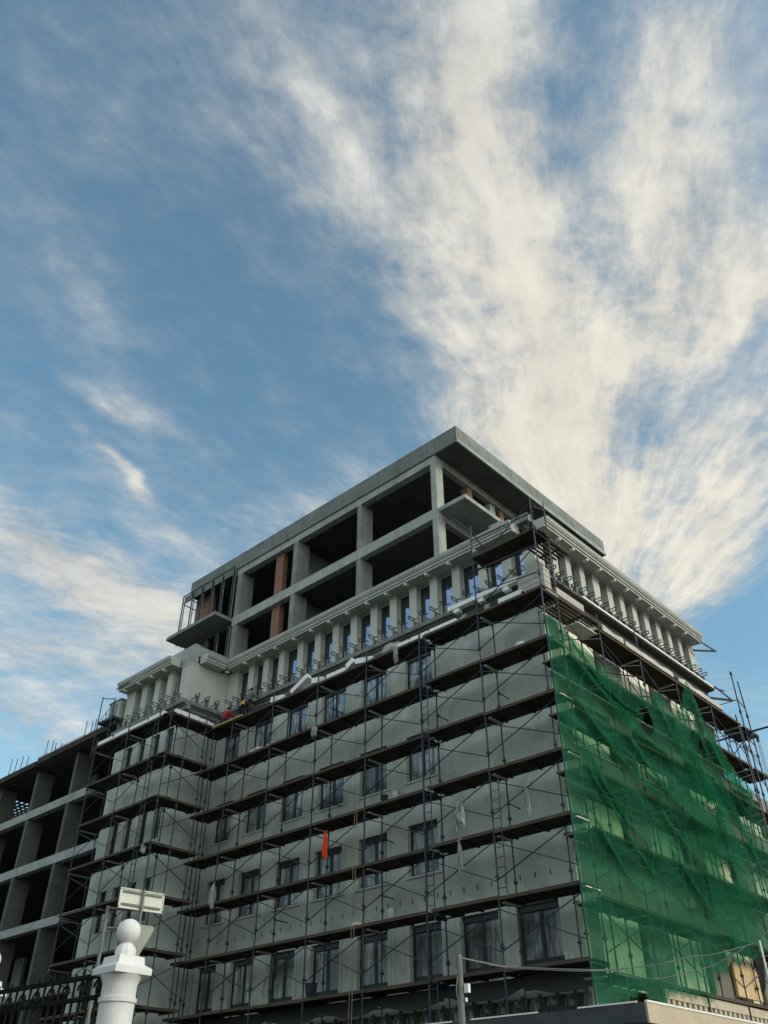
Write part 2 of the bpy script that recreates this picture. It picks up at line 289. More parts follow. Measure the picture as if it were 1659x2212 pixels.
for k in ('sky', 'film', 'bluereflect', 'cream', 'dark'): M['pane_' + k] = pane_mat('pane_' + k + '_material', k)
M['tanboard'] = surf('tan_board_material', (.58, .40, .20), (.74, .55, .30), 3, streak=.4, rough=.7, bmp=.1)  # plain tan board colour with random streaks

def net_mat(name, dense, seed):
    m, nt, b = mat_new(name); nt.nodes.remove(b)
    v = coords(nt, (1, 1, 1), 'Geometry')
    mp = nt.nodes.new('ShaderNodeMapping'); nt.links.new(v, mp.inputs[0]); mp.inputs['Location'].default_value = (seed, 0, seed)
    mp.inputs['Rotation'].default_value = (0, R(38), 0); mp.inputs['Scale'].default_value = (.22, 1, 1.2)
    n = noise(nt, mp.outputs[0], 1.6, 6, .6, .6); n2 = noise(nt, v, .45, 3, .5)
    col = ramp(nt, n, [(.3, (.008, .085, .045)), (.55, (.022, .175, .095)), (.75, (.075, .31, .19))])
    wv = noise(nt, v, 26, 3, .8); col = mixrgb(nt, .45, col, ramp(nt, wv, [(.35, (.006, .06, .03)), (.65, (.08, .34, .2))]))
    d = nt.nodes.new('ShaderNodeBsdfDiffuse'); t = nt.nodes.new('ShaderNodeBsdfTranslucent'); tr = nt.nodes.new('ShaderNodeBsdfTransparent')
    nt.links.new(col, d.inputs[0]); nt.links.new(col, t.inputs[0]); tr.inputs[0].default_value = (.74, .96, .80, 1)
    a = nt.nodes.new('ShaderNodeMixShader'); a.inputs[0].default_value = .45; nt.links.new(d.outputs[0], a.inputs[1]); nt.links.new(t.outputs[0], a.inputs[2])
    mx = nt.nodes.new('ShaderNodeMixShader')
    f = nt.nodes.new('ShaderNodeMath'); f.operation = 'MULTIPLY_ADD'; nt.links.new(n, f.inputs[0]); f.inputs[1].default_value = .75; f.inputs[2].default_value = dense - .46
    f2 = nt.nodes.new('ShaderNodeMath'); f2.operation = 'MULTIPLY_ADD'; f2.use_clamp = True; nt.links.new(n2, f2.inputs[0]); f2.inputs[1].default_value = .35; nt.links.new(f.outputs[0], f2.inputs[2])
    sp_ = nt.nodes.new('ShaderNodeSeparateXYZ'); nt.links.new(v, sp_.inputs[0])
    wa = nt.nodes.new('ShaderNodeMath'); wa.operation = 'PINGPONG'; nt.links.new(sp_.outputs[0], wa.inputs[0]); wa.inputs[1].default_value = 1.55
    ws = nt.nodes.new('ShaderNodeMath'); ws.operation = 'LESS_THAN'; nt.links.new(wa.outputs[0], ws.inputs[0]); ws.inputs[1].default_value = .035
    f3 = nt.nodes.new('ShaderNodeMath'); f3.operation = 'MULTIPLY_ADD'; f3.use_clamp = True; nt.links.new(ws.outputs[0], f3.inputs[0]); f3.inputs[1].default_value = .3; nt.links.new(f2.outputs[0], f3.inputs[2])
    nt.links.new(f3.outputs[0], mx.inputs[0]); nt.links.new(tr.outputs[0], mx.inputs[1]); nt.links.new(a.outputs[0], mx.inputs[2])
    nt.links.new(mx.outputs[0], nt.nodes['Material Output'].inputs['Surface'])
    return m
M['net'] = net_mat('green_net_material', .39, 0.0)
M['net2'] = net_mat('green_net_overlap_material', .36, 4.3)

# ------------------------------------------------------------------ geometry helpers
class MB:
    """collects solids, then links them as ONE mesh object"""
    def __init__(s): s.v = []; s.f = []
    def add(s, vs, fs):
        o = len(s.v); s.v += [tuple(v) for v in vs]; s.f += [tuple(i + o for i in f) for f in fs]; return s
    def box(s, x0, x1, y0, y1, z0, z1):
        return s.add([(x, y, z) for z in (z0, z1) for y in (y0, y1) for x in (x0, x1)],
                     [(0, 2, 3, 1), (4, 5, 7, 6), (0, 1, 5, 4), (2, 6, 7, 3), (0, 4, 6, 2), (1, 3, 7, 5)])
    def bar(s, p, q, w, h=None, up=(0, 0, 1)):
        p = Vector(p); q = Vector(q); h = h or w; d = (q - p).normalized(); u = Vector(up)
        if abs(d.dot(u)) > .95: u = Vector((1, 0, 0))
        a = d.cross(u).normalized() * w / 2; b = a.cross(d).normalized() * h / 2
        vs = [e + sa * a + sb * b for e in (p, q) for sa, sb in ((-1, -1), (1, -1), (1, 1), (-1, 1))]
        return s.add(vs, [(0, 3, 2, 1), (4, 5, 6, 7), (0, 1, 5, 4), (1, 2, 6, 5), (2, 3, 7, 6), (3, 0, 4, 7)])
    def tube(s, p, q, r, n=8, r2=None):
        p = Vector(p); q = Vector(q); d = (q - p).normalized(); u = Vector((0, 0, 1)) if abs(d.z) < .95 else Vector((1, 0, 0))
        a = d.cross(u).normalized(); b = a.cross(d); r2 = r if r2 is None else r2
        vs = [e + rr * (math.cos(2 * math.pi * k / n) * a + math.sin(2 * math.pi * k / n) * b) for e, rr in ((p, r), (q, r2)) for k in range(n)]
        return s.add(vs, [(k, (k + 1) % n, n + (k + 1) % n, n + k) for k in range(n)] + [tuple(range(n - 1, -1, -1)), tuple(range(n, 2 * n))])
    def path(s, pts, r, n=6):
        for a, b in zip(pts[:-1], pts[1:]): s.tube(a, b, r, n)
        return s
    def lathe(s, prof, c=(0, 0, 0), n=40):
        c = Vector(c); o = []
        for (r, z) in prof: o += [c + Vector((r * math.cos(2 * math.pi * k / n), r * math.sin(2 * math.pi * k / n), z)) for k in range(n)]
        fs = [(i * n + k, i * n + (k + 1) % n, (i + 1) * n + (k + 1) % n, (i + 1) * n + k) for i in range(len(prof) - 1) for k in range(n)]
        fs += [tuple(range(n - 1, -1, -1)), tuple(range((len(prof) - 1) * n, len(prof) * n))]
        return s.add(o, fs)
    def prism(s, prof, a, b, axis):
        """profile (d, z) with d measured outwards, swept from a to b along axis; outward is -x for axis y, -y for axis x (d is the coordinate itself)"""
        n = len(prof)
        mk = (lambda t, d, z: (d, t, z)) if axis == 'y' else (lambda t, d, z: (t, d, z))
        vs = [mk(a, d, z) for d, z in prof] + [mk(b, d, z) for d, z in prof]
        return s.add(vs, [(k, (k + 1) % n, n + (k + 1) % n, n + k) for k in range(n)] + [tuple(range(n - 1, -1, -1)), tuple(range(n, 2 * n))])
    def mesh(s, name, mat, smooth=False):
        me = bpy.data.meshes.new(name); me.from_pydata(s.v, [], s.f)
        bm = bmesh.new(); bm.from_mesh(me); bmesh.ops.recalc_face_normals(bm, faces=bm.faces); bm.to_mesh(me); bm.free()
        me.materials.append(M[mat] if isinstance(mat, str) else mat)
        if smooth:
            for p in me.polygons: p.use_smooth = True
            me.set_sharp_from_angle(angle=R(40))
        return me
WL = {}
def link(name, mesh, parent=None, loc=(0, 0, 0), rz=0.0, rot=None):
    o = bpy.data.objects.new(name, mesh); COL.objects.link(o)
    loc = Vector(loc)
    if parent is not None:
        o.parent = parent; o.location = loc - WL[parent]
    else: o.location = loc
    o.rotation_euler = rot if rot else (0, 0, rz); WL[o] = loc
    return o
def tag(o, label, cat, group=None):
    o['label'] = label; o['category'] = cat
    if group: o['group'] = group
    return o
def thing(name, label, cat, loc=(0, 0, 0), group=None):
    o = link(name, None, None, loc); o.empty_display_size = .3
    return tag(o, label, cat, group)
def part(name, mb, mat, parent, smooth=False):
    """world-space solids -> one child mesh of parent (parent's origin subtracted)"""
    w = WL[parent]; mb.v = [(x - w.x, y - w.y, z - w.z) for x, y, z in mb.v]
    return link(name, mb.mesh(name, mat, smooth), parent, w)
def part_split(name, mb, mat, parent):
    """every separate solid of mb becomes a part of its own"""
    par = list(range(len(mb.v)))
    def find(a):
        while par[a] != a: par[a] = par[par[a]]; a = par[a]
        return a
    for f in mb.f:
        for k in f[1:]: par[find(k)] = find(f[0])
    gr = {}
    for f in mb.f: gr.setdefault(find(f[0]), []).append(f)
    for fs in gr.values():
        ids = sorted({k for f in fs for k in f}); ix = {k: i for i, k in enumerate(ids)}; q = MB(); q.add([mb.v[k] for k in ids], [tuple(ix[k] for k in f) for f in fs]); part(name, q, mat, parent)
def single(name, mb, mat, label, cat, group=None, smooth=False):
    xs = [v[0] for v in mb.v]; ys = [v[1] for v in mb.v]; zs = [v[2] for v in mb.v]
    w = Vector(((min(xs) + max(xs)) / 2, (min(ys) + max(ys)) / 2, min(zs)))
    mb.v = [(x - w.x, y - w.y, z - w.z) for x, y, z in mb.v]
    return tag(link(name, mb.mesh(name, mat, smooth), None, w), label, cat, group)
def sub(name, mesh, par):           # sub-part sharing its part's local frame
    o = bpy.data.objects.new(name, mesh); COL.objects.link(o); o.parent = par; WL[o] = WL[par]; return o
def structure(name, mb, mat):
    o = link(name, mb.mesh(name, mat)); o['kind'] = 'structure'; return o
def wall(axis, pos, u0, u1, z0, z1, openings=(), depth=.3):
    """solid wall whose outer face lies on x=pos (facing -x) or y=pos (facing -y), with window openings cut through"""
    us = sorted({u0, u1, *[o[0] for o in openings], *[o[1] for o in openings]}); zs = sorted({z0, z1, *[o[2] for o in openings], *[o[3] for o in openings]})
    us = [u for u in us if u0 <= u <= u1]; zs = [z for z in zs if z0 <= z <= z1]
    solid = lambda i, j: 0 <= i < len(us) - 1 and 0 <= j < len(zs) - 1 and not any(o[0] < (us[i] + us[i + 1]) / 2 < o[1] and o[2] < (zs[j] + zs[j + 1]) / 2 < o[3] for o in openings)
    mb = MB(); P3 = (lambda u, d, z: (pos + d, u, z)) if axis == 'x' else (lambda u, d, z: (u, pos + d, z))
    cache = {}
    def V(u, d, z):
        k = (u, d, z)
        if k not in cache: cache[k] = len(mb.v); mb.v.append(P3(u, d, z))
        return cache[k]
    for i in range(len(us) - 1):
        for j in range(len(zs) - 1):
            if not solid(i, j): continue
            a, b, c, d = us[i], us[i + 1], zs[j], zs[j + 1]
            mb.f.append((V(a, 0, c), V(b, 0, c), V(b, 0, d), V(a, 0, d))); mb.f.append((V(a, depth, c), V(a, depth, d), V(b, depth, d), V(b, depth, c)))
            if not solid(i - 1, j): mb.f.append((V(a, 0, c), V(a, 0, d), V(a, depth, d), V(a, depth, c)))
            if not solid(i + 1, j): mb.f.append((V(b, 0, c), V(b, depth, c), V(b, depth, d), V(b, 0, d)))
            if not solid(i, j - 1): mb.f.append((V(a, 0, c), V(a, depth, c), V(b, depth, c), V(b, 0, c)))
            if not solid(i, j + 1): mb.f.append((V(a, 0, d), V(b, 0, d), V(b, depth, d), V(a, depth, d)))
    return mb

M['fencemetal'] = surf('black_iron_material', (.006, .007, .007), (.014, .015, .015), 6, rough=.85, bmp=0, spec=.08)
M['mustard'] = surf('mustard_board_material', (.30, .20, .06), (.42, .29, .1), 6, rough=.85, bmp=.2)
M['houseplaster'] = surf('street_house_material', (.20, .18, .15), (.27, .25, .21), .6, rough=.9, bmp=.1)
M['houseroof'] = surf('street_roof_material', (.10, .06, .05), (.15, .09, .07), .8, rough=.9, bmp=.2)

M['upstand'] = surf('pale_masonry_material', (.36, .31, .24), (.52, .46, .36), 2.5, streak=.4, c2=(.24, .2, .15), rough=.9, bmp=.4)

# ================================================================== setting: ground
gm = MB(); gm.box(-400, 400, -400, 400, -.6, 0.0); structure('ground', gm, 'soil')
rd = MB(); rd.box(-60, 90, -19.5, -9.4, -.2, .004); structure('road', rd, 'asphalt')
pv = MB(); pv.box(-60, 90, -9.4, -4.6, -.2, .13); pv.box(-40, -23.2, -4.6, 70, -.2, .13); structure('pavement', pv, 'paving')

# ================================================================== the main building
XW, YW, YR, XG = .2, 1.1, 21.15, -2.25        # street wall, side wall, return wall, projecting wing wall
BLD = thing('unfinished_building', 'large pale plastered building under construction with a raw concrete top storey, wrapped in scaffolding', 'building', (7, 12, 0))
RX = R(-90)                                   # parts built facing -y turn to face -x
ROWS = [(17.1, 19.0), (13.5, 15.35), (9.92, 11.78)]
COLS = [(6.78, 8.28), (9.36, 10.93), (11.9, 13.5), (14.45, 15.95), (16.98, 18.52), (19.52, 20.88)]
LOW = (5.72, 8.21); LOWCOLS = [(1.88, 3.56), (4.27, 5.93)] + COLS
lo_open = [(a, b, z0, z1) for (z0, z1) in ROWS for (a, b) in COLS] + [(a, b, *LOW) for (a, b) in LOWCOLS]
slots = [(2.04 + .607 * k, 2.11 + .607 * k, 8.97, 9.15) for k in range(31)]
part('wall', wall('x', XW, YW, YR - .002, 4.7, 19.85, lo_open + slots), 'plaster', BLD)
RCOLS = [(1.25, 4.2), (5.9, 8.8), (10.3, 13.3), (15.1, 18.0)]
r_open = [(a, b, z0, z1) for (z0, z1) in ROWS + [LOW] for (a, b) in RCOLS if not (a > 14 and z0 > 15)]
part('wall', wall('y', YW, XW + .302, 14.65, 15.7, 19.85, [o for o in r_open if o[2] > 15.7]), 'rawwall', BLD)
part('wall', wall('y', YW, XW + .302, 22.0, 4.7, 15.698, [o for o in r_open if o[2] < 15.6]), 'rawwall', BLD)
wc = [(21.8, 22.45), (23.06, 23.7), (24.3, 24.95), (25.55, 26.2)]
part('wall', wall('x', XG, YR + .302, 27.3, 4.7, 19.85, [(a, b, z0, z1) for (z0, z1) in ROWS + [LOW] for (a, b) in wc]), 'plaster', BLD)
part('wall', wall('y', YR, XG, XW - .002, 4.7, 19.85), 'plaster', BLD)
m = MB(); m.box(XG + .3, XW + .3, 27.0, 27.3, 4.7, 19.85); m.box(14.35, 14.65, YW + .3, 26, 15.7, 22.7); part_split('end_wall', m, 'plaster', BLD)
# ground floor behind the canopy
part('base_wall', wall('x', XW + .05, YW + .352, YR, 0, 4.69, [(2 + 2.5 * k, 4 + 2.5 * k, .6, 3.4) for k in range(7)]), 'plaster', BLD)
part('base_wall', wall('y', YW + .05, XW + .05, 22, 0, 4.69, [(2 + 3.2 * k, 4.4 + 3.2 * k, .6, 3.4) for k in range(6)]), 'plaster', BLD)
# shallow joints in the render (real grooves: thin raised bands either side of each window axis)
m = MB()
for a, b in COLS:
    for u in (a - .34, b + .34): m.box(XW - .022, XW - .001, u - .03, u + .03, 12.0 if a > 6 else 9.3, 19.84)
for u in (1.82, 5.88, 6.04): m.box(XW - .02, XW - .001, u - .025, u + .025, 9.3, 19.84)
for a, b in LOWCOLS:
    for u in (a - .33, b + .3): m.box(XW - .022, XW - .001, u - .03, u + .03, 5.7, 8.3)
part_split('render_band', m, 'plaster', BLD)
m = MB()
for u in (-1.7,): m.box(u - .025, u + .025, YR - .02, YR - .001, 5, 19.8)
for u in (22.75, 24.0, 25.25): m.box(XG - .03, XG - .001, u - .2, u + .2, 16.9, 19.2)
part_split('render_band', m, 'plaster', BLD)

WCACHE = {}
def window(axis, pos, u0, u1, z0, z1, style, parent=BLD):
    w, h = round(u1 - u0, 2), round(z1 - z0, 2); key = (w, h, style)
    if key not in WCACHE:
        f = MB(); t = .085; y0, y1 = .15, .22
        y0, y1 = (.03, .09) if style == 'sky' else (y0, y1)
        f.box(-w / 2, -w / 2 + t, y0, y1, 0, h); f.box(w / 2 - t, w / 2, y0, y1, 0, h)
        f.box(-w / 2 + t, w / 2 - t, y0, y1, 0, t); f.box(-w / 2 + t, w / 2 - t, y0, y1, h - t, h)
        if style in ('film', 'bluereflect'):
            f.box(-.07, .07, y0 + .01, y1 - .01, t, h - t); zt = .62 if h < 2.2 else .72
            if style == 'film' and h > 2.2: f.box(-w / 2 + t, -.07, y0 + .015, y1 - .015, zt, zt + .16); f.box(.07, w / 2 - t, y0 + .015, y1 - .015, zt, zt + .16)
            f.box(-w / 2 + t, w / 2 - t, y0 - .05, y0 - .004, h - .2, h - .002)
        elif style == 'sky':
            f.box(-w / 2 + t, -w / 2 + t + .13, y0 + .01, y1 - .01, t, h - t); f.box(-w / 2 + t + .13, w / 2 - t, y0 + .015, y1 - .015, h * .72, h * .72 + .07)
        elif style == 'cream':
            n = max(2, int(w / .9))
            for k in range(1, n): u = -w / 2 + w * k / n; f.box(u - .03, u + .03, y0 + .01, y1 - .01, t, h - t)
        else: f.box(-.03, .03, y0 + .01, y1 - .01, t, h - t)
        p = MB(); p.box(-w / 2 + .03, w / 2 - .03, y1 - .03, y1 - .005, .03, h - .03)
        s = None
        if style in ('film', 'bluereflect', 'cream'):
            s = MB(); s.box(-w / 2 - .14, w / 2 + .14, -.05, .149, -.09, -.003)
            if style != 'cream':
                for a, b in ((-w / 2 - .13, -w / 2 - .003), (w / 2 + .003, w / 2 + .13)): s.box(a, b, -.035, -.002, 0, h + .1)
                s.box(-w / 2 - .003, w / 2 + .003, -.035, -.002, h + .004, h + .1)
        WCACHE[key] = (f.mesh('window', 'frame'), p.mesh('pane', 'pane_' + style), s.mesh('sill', 'plaster') if s else None)
    fm, pm, sm = WCACHE[key]; uc = (u0 + u1) / 2
    o = link('window', fm, parent, (pos, uc, z0) if axis == 'x' else (uc, pos, z0), RX if axis == 'x' else 0)
    sub('pane', pm, o)
    if sm: sub('sill', sm, o)
    return o
for i, (z0, z1) in enumerate(ROWS):
    for a, b in COLS: window('x', XW, a, b, z0, z1, ('bluereflect', 'film', 'film')[i])
for a, b in LOWCOLS: window('x', XW, a, b, *LOW, 'film')
for (a, b, z0, z1) in r_open: window('y', YW, a, b, z0, z1, 'cream')
for (z0, z1) in ROWS + [LOW]:
    for k_, (a, b) in enumerate(wc): window('x', XG, a, b, z0, z1, 'dark' if k_ % 2 else 'bluereflect')

# ---- top plastered storey: piers, set-back windows, cornice
PL = [(1.12, 1.68), (2.3, 2.75), (3.57, 4.0), (5.02, 5.44), (6.31, 6.73), (7.54, 7.96), (8.76, 9.18), (10.0, 10.42), (11.32, 11.74), (12.57, 12.99), (13.84, 14.26), (15.11, 15.53), (16.53, 16.95), (17.77, 18.19), (18.96, 19.38), (20.25, 21.14)]
PR = [(XW, .95), (1.64, 2.04), (2.68, 3.10), (3.81, 4.21), (4.88, 5.43), (6.10, 6.56), (7.2, 7.62), (8.32, 8.76), (9.43, 9.92), (10.61, 11.04), (11.75, 12.12), (12.85, 13.19), (13.93, 14.63)]
PG = [(21.15, 21.95), (22.75, 23.2), (23.9, 24.36), (25.1, 25.61), (26.26, 27.12)]
ZP0, ZP1 = 20.08, 22.42
def piers(lst, axis, pos, dep):
    for u0, u1 in lst:
        w = round(u1 - u0, 2); mb = MB(); mb.box(-w / 2, w / 2, 0, dep, 0, ZP1 - ZP0 - .1); mb.box(-w / 2 - .025, w / 2 + .025, -.025, dep, ZP1 - ZP0 - .098, ZP1 - ZP0 - .002)
        link('pilaster', mb.mesh('pilaster', 'pilaster'), BLD, (pos, (u0 + u1) / 2, ZP0) if axis == 'x' else ((u0 + u1) / 2, pos, ZP0), RX if axis == 'x' else 0)
piers(PL, 'x', XW, .26); piers(PR[1:], 'y', YW + .04, .26); piers(PG, 'x', XG, .4)
mb = MB(); mb.box(XW + .265, .95, YW + .04, YW + .3, ZP0, ZP1 - .002); part('pilaster', mb, 'pilaster', BLD)
def setback(lst, axis, pos, dp=.262):
    ops = [(a[1] + .03, b[0] - .03, ZP0 + .12, ZP1 - .06) for a, b in zip(lst[:-1], lst[1:]) if b[0] - a[1] > .3]
    lo = min(a for a, b in lst); hi = max(b for a, b in lst)
    part('upper_wall', wall(axis, pos + dp, lo + (.28 if axis == 'y' else .0) , hi, ZP0, ZP1 - .003, ops), 'pilaster', BLD)
    for o in ops: window(axis, pos + dp, *o, 'sky')
setback(PL, 'x', XW); setback(PR, 'y', YW + .04); setback(PG, 'x', XG, .402)
m = MB(); m.box(XG + .705, XW - .002, YR, YR + .3, ZP0, ZP1 - .003); part('upper_wall', m, 'pilaster', BLD)
# frieze and cornice
def cprof(p, s=-1):
    e = [(0, 22.46), (.56, 22.44), (.56, 22.55), (.62, 22.55), (.62, 22.59), (.60, 22.6), (.60, 22.68), (.66, 22.69), (.66, 22.73), (.70, 22.76), (.74, 22.90), (0, 22.92)]
    return [(p + s * d, z) for d, z in e]
m = MB(); m.box(XW - .04, XW + .5, YW + .04, YR, ZP1, 22.46); part_split('frieze', m, 'cornice', BLD)
m = MB(); m.box(XW + .502, 14.65, YW, YW + .5, ZP1, 22.46); part_split('frieze', m, 'cornice', BLD)
m = MB(); m.box(XG - .04, XG + .5, YR - .04, 27.15, ZP1, 22.46); m.box(XG + .502, XW - .042, YR - .04, YR + .4, ZP1, 22.46); part_split('frieze', m, 'cornice', BLD)
m = MB(); m.prism(cprof(XW), 1.72, YR - .6, 'y'); part('cornice', m, 'cornice', BLD)
m = MB(); m.prism(cprof(YW), .3, 14.35, 'x'); part('cornice', m, 'cornice', BLD)
m = MB(); m.prism(cprof(XG), 22.2, 27.2, 'y'); part('cornice', m, 'cornice', BLD)
m = MB(); m.prism(cprof(YR), -1.75, -.45, 'x'); part('cornice', m, 'cornice', BLD)
mo = MB(); mo.box(-.07, .07, -.53, -.33, -.09, 0); mom = mo.mesh('modillion', 'trim')
for u0, u1 in PL[2:]: link('modillion', mom, BLD, (XW, (u0 + u1) / 2, 22.44), RX)
for u0, u1 in PR[1:-1]: link('modillion', mom, BLD, (u0 - .15, YW, 22.44))
for u0, u1 in PG[1:]: link('modillion', mom, BLD, (XG, (u0 + u1) / 2, 22.44), RX)
# raw upstand above the cornice
m = MB(); m.box(XW - .18, XW + .1, 1.14, 3.35, 22.93, 23.3); m.box(XW + .15, XW + .4, 3.352, 20.5, 22.93, 23.28); part_split('parapet', m, 'concrete', BLD)
m = MB(); m.box(XW + .102, 14.4, YW + .04, YW + .3, 22.93, 23.14); part_split('parapet', m, 'concrete', BLD)
m = MB(); m.box(XG + .1, XG + .4, YR - .002, 26.3, 22.5, 23.55); m.box(XG + .402, XW + .2, YR, YR + .3, 22.93, 23.5); part_split('parapet', m, 'concrete_light', BLD)
# ledge carrying the brackets
def lprof(p): return [(p, 19.60), (p - .22, 19.62), (p - .22, 19.78), (p - .30, 19.80), (p - .30, 19.86), (p - .48, 19.88), (p - .48, 20.06), (p, 20.07)]
m = MB(); m.prism(lprof(XW), YW - .46, YR - .48, 'y'); part('ledge', m, 'ledge', BLD)
m = MB(); m.prism(lprof(XG), YR - .46, 27.3, 'y'); part('ledge', m, 'ledge', BLD)
m = MB(); m.prism(lprof(YR), XG - .0, XW - .482, 'x'); part('ledge', m, 'ledge', BLD)
m = MB(); m.prism([(YW, 19.55), (YW - .14, 19.57), (YW - .14, 19.93), (YW - .5, 19.95), (YW - .5, 20.07), (YW, 20.07)], XW + .02, 14.65, 'x'); part('ledge', m, 'concrete_bare', BLD)
m = MB(); m.box(2.6, 14.6, YW - .56, YW - .502, 20.0, 20.09); part('ledge_trim', m, 'trim', BLD)
# metal brackets standing on the ledge (a stem, a bent frame and a tie)
b1 = MB()
b1.bar((0, -.40, -.04), (0, -.40, .32), .09, .03); b1.bar((-.05, .05, .32), (-.05, -.70, .32), .034); b1.bar((-.05, -.70, .32), (-.05, -.70, .46), .034)
b1.bar((-.05, -.30, .46), (-.05, -.70, .46), .034); b1.bar((-.05, -.32, .32), (-.05, -.32, .48), .034); b1.bar((-.05, -.36, .40), (.20, -.36, .40), .035)
brm = b1.mesh('bracket', 'darkmetal')
p1_ = MB(); p1_.box(.02, .09, -.5, -.44, -.12, .3); p1_.box(-.02, .04, -.38, -.30, .02, .26); plm = p1_.mesh('plate', 'zinc')
def bracket(loc, rz):
    o = link('bracket', brm, BLD, loc, rz); sub('plate', plm, o)
k = 0
while 1.9 + .608 * k < YR - .6: bracket((XW, 1.9 + .608 * k, 20.07), RX); k += 1
for k in range(24): bracket((.55 + .572 * k, YW, 20.07), 0)
for k in range(10): bracket((XG, 21.3 + .6 * k, 20.07), RX)
for k in range(3): bracket((-1.9 + .62 * k, YR, 20.07), 0)
# finished pieces of the white stepped cladding at the near corner
def clad(name, u0, u1, mat):
    m = MB(); m.box(XW - .72, XW - .484, u0, u1, 19.78, 20.02); m.box(XW - .60, XW - .484, u0, u1, 19.5, 19.778); part(name, m, mat, BLD)
m = MB(); m.box(XW - .74, XW - .484, 1.62, 5.2, 19.84, 20.03); part_split('cornice_cladding', m, 'foam', BLD)
m = MB()
for u in (2.1, 3.37, 4.64): m.box(XW - .70, XW - .45, u, u + .28, 19.66, 19.835)
m.box(XW - .92, XW - .5, 1.4, 2.5, 19.02, 19.26); part_split('cornice_cladding', m, 'foam', BLD)
m = MB()
for k in range(7): m.box(XW - .76 + .012 * (k % 2), XW - .3, YW - .72 + .012 * (k % 2), 1.6, 19.08 + .13 * k, 19.08 + .13 * k + .122)
part('corner_cladding', m, 'clad', BLD)
m = MB()
for u in (2.2, 3.4, 4.6): m.box(XW - .45, XW - .002, u - .12, u + .12, 19.2, 19.6)
part_split('corbel', m, 'clad', BLD)
m = MB(); m.box(.42, 2.4, YW - .62, YW - .002, 19.0, 19.5); part_split('corbel', m, 'clad', BLD)

# roof deck over the plastered storeys
m = MB(); m.box(XW + .45, 14.6, YW + .45, 27, 22.55, 22.9); m.box(XG + .45, XW + .449, YR + .45, 26.9, 22.55, 22.9); part('roof_deck', m, 'concrete_shaded', BLD)
m = MB(); m.box(14.66, 22, YW + .3, 20, 15.4, 15.69); part('roof_deck', m, 'concrete', BLD)

# ---- raw concrete top storeys
XP = .5
for c, y0, y1 in ((0, 6.3, 6.63), (1, 11.47, 11.75), (2, 16.44, 16.8), (3, 21.36, 21.8)):
    d = .55 if c == 0 else .9
    for z0, z1 in ((22.9, 25.93), (26.5, 29.4)):
        m = MB(); m.box(XP, XP + d, y0, y1, z0, z1); part('column', m, 'concrete_light' if c == 0 else 'concrete', BLD)
m = MB(); m.box(XP - .01, XP + .34, 6.29, 21.86, 25.93, 26.5); part('edge_beam', m, 'concrete_light', BLD)
m = MB(); m.box(XP + .342, 14, 6.29, 6.6, 25.9, 26.46); part('edge_beam', m, 'concrete', BLD)
m = MB(); m.box(XP + .342, 14, 6.602, 26.5, 26.28, 26.48); part('floor_slab', m, 'concrete_shaded', BLD)
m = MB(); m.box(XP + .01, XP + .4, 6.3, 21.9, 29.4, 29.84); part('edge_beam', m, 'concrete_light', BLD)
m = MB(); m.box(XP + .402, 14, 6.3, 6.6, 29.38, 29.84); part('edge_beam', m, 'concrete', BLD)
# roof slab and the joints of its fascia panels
m = MB(); m.box(XP + .03, 14.4, 4.93, 26.6, 29.84, 30.84); part('roof_slab', m, 'concrete_shaded', BLD)
m = MB(); y = 4.9
for w_ in (3.0, 3.1, 3.4, 3.1, 3.5, 2.9, 2.72):
    m.box(XP - .04 , XP + .028, y, y + w_ - .018, 29.84 + random.uniform(-.015, .01), 30.88); y += w_
part_split('fascia_panel', m, 'fascia', BLD)
m = MB(); m.box(XP - .075, XP - .042, 4.9, 26.58, 29.84, 29.90); part('drip_edge', m, 'fascia', BLD)
m = MB(); x = XP - .04
for w_ in (1.1, 3.2, 2.9, 3.3, 3.44):
    m.box(x, x + w_ - .02, 4.86, 4.928, 29.84 + random.uniform(-.01, .01), 30.88); x += w_
part_split('fascia_panel', m, 'concrete', BLD)
m = MB(); m.box(XP - .04, 14.4, 4.80, 4.858, 29.8, 30.02); part('drip_edge', m, 'concrete_light', BLD)
# balconies
m = MB(); m.box(XP + .1, 9, 4.68, 6.28, 26.3, 26.52); part('balcony_slab', m, 'concrete_light', BLD)
m = MB(); m.box(-.73, XP - .012, 21.88, 26.6, 26.25, 26.46); m.box(XP - .012, XP + .34, 21.862, 26.5, 26.25, 26.46); part('balcony_slab', m, 'concrete', BLD)
m = MB(); m.box(XG + .5, XW + .6, YR + .5, 26.6, 22.91, 23.0); part('floor_slab', m, 'concrete', BLD)
# brick piers and block walls seen inside the frame
for z0, z1 in ((22.9, 25.93), (26.5, 29.4)):
    m = MB(); m.box(.78, 1.1, 17.95, 18.6, z0, z1); part('brick_pier', m, 'brick', BLD)
    m = MB(); m.box(1.5, 7.9, 17.1, 17.3, z0, z1 + .3); part_split('block_wall', m, 'block', BLD)
    m = MB(); m.box(.95, 1.15, 24.7, 26.5, z0, z1 + .33); part('brick_wall', m, 'brick', BLD)
    m = MB(); m.box(1.16, 7.98, 26.0, 26.25, z0, z1 + .33); part_split('block_wall', m, 'block', BLD)
    m = MB(); m.box(8, 8.3, 7.5, 26.3, z0, z1 + .3); part('inner_wall', m, 'concrete_shaded', BLD)
    m = MB(); m.box(6.7, 14, 7.2, 7.45, z0, z1 + .3); part('inner_wall', m, 'concrete_shaded', BLD)
for u0, u1, mt in ((3.17, 3.6, 'brick'), (5.1, 5.55, 'concrete_light'), (5.95, 6.36, 'brick')):
    m = MB(); m.box(u0, u1, 6.4, 6.8, 26.5, 29.37); part('brick_pier' if mt == 'brick' else 'column', m, mt, BLD)
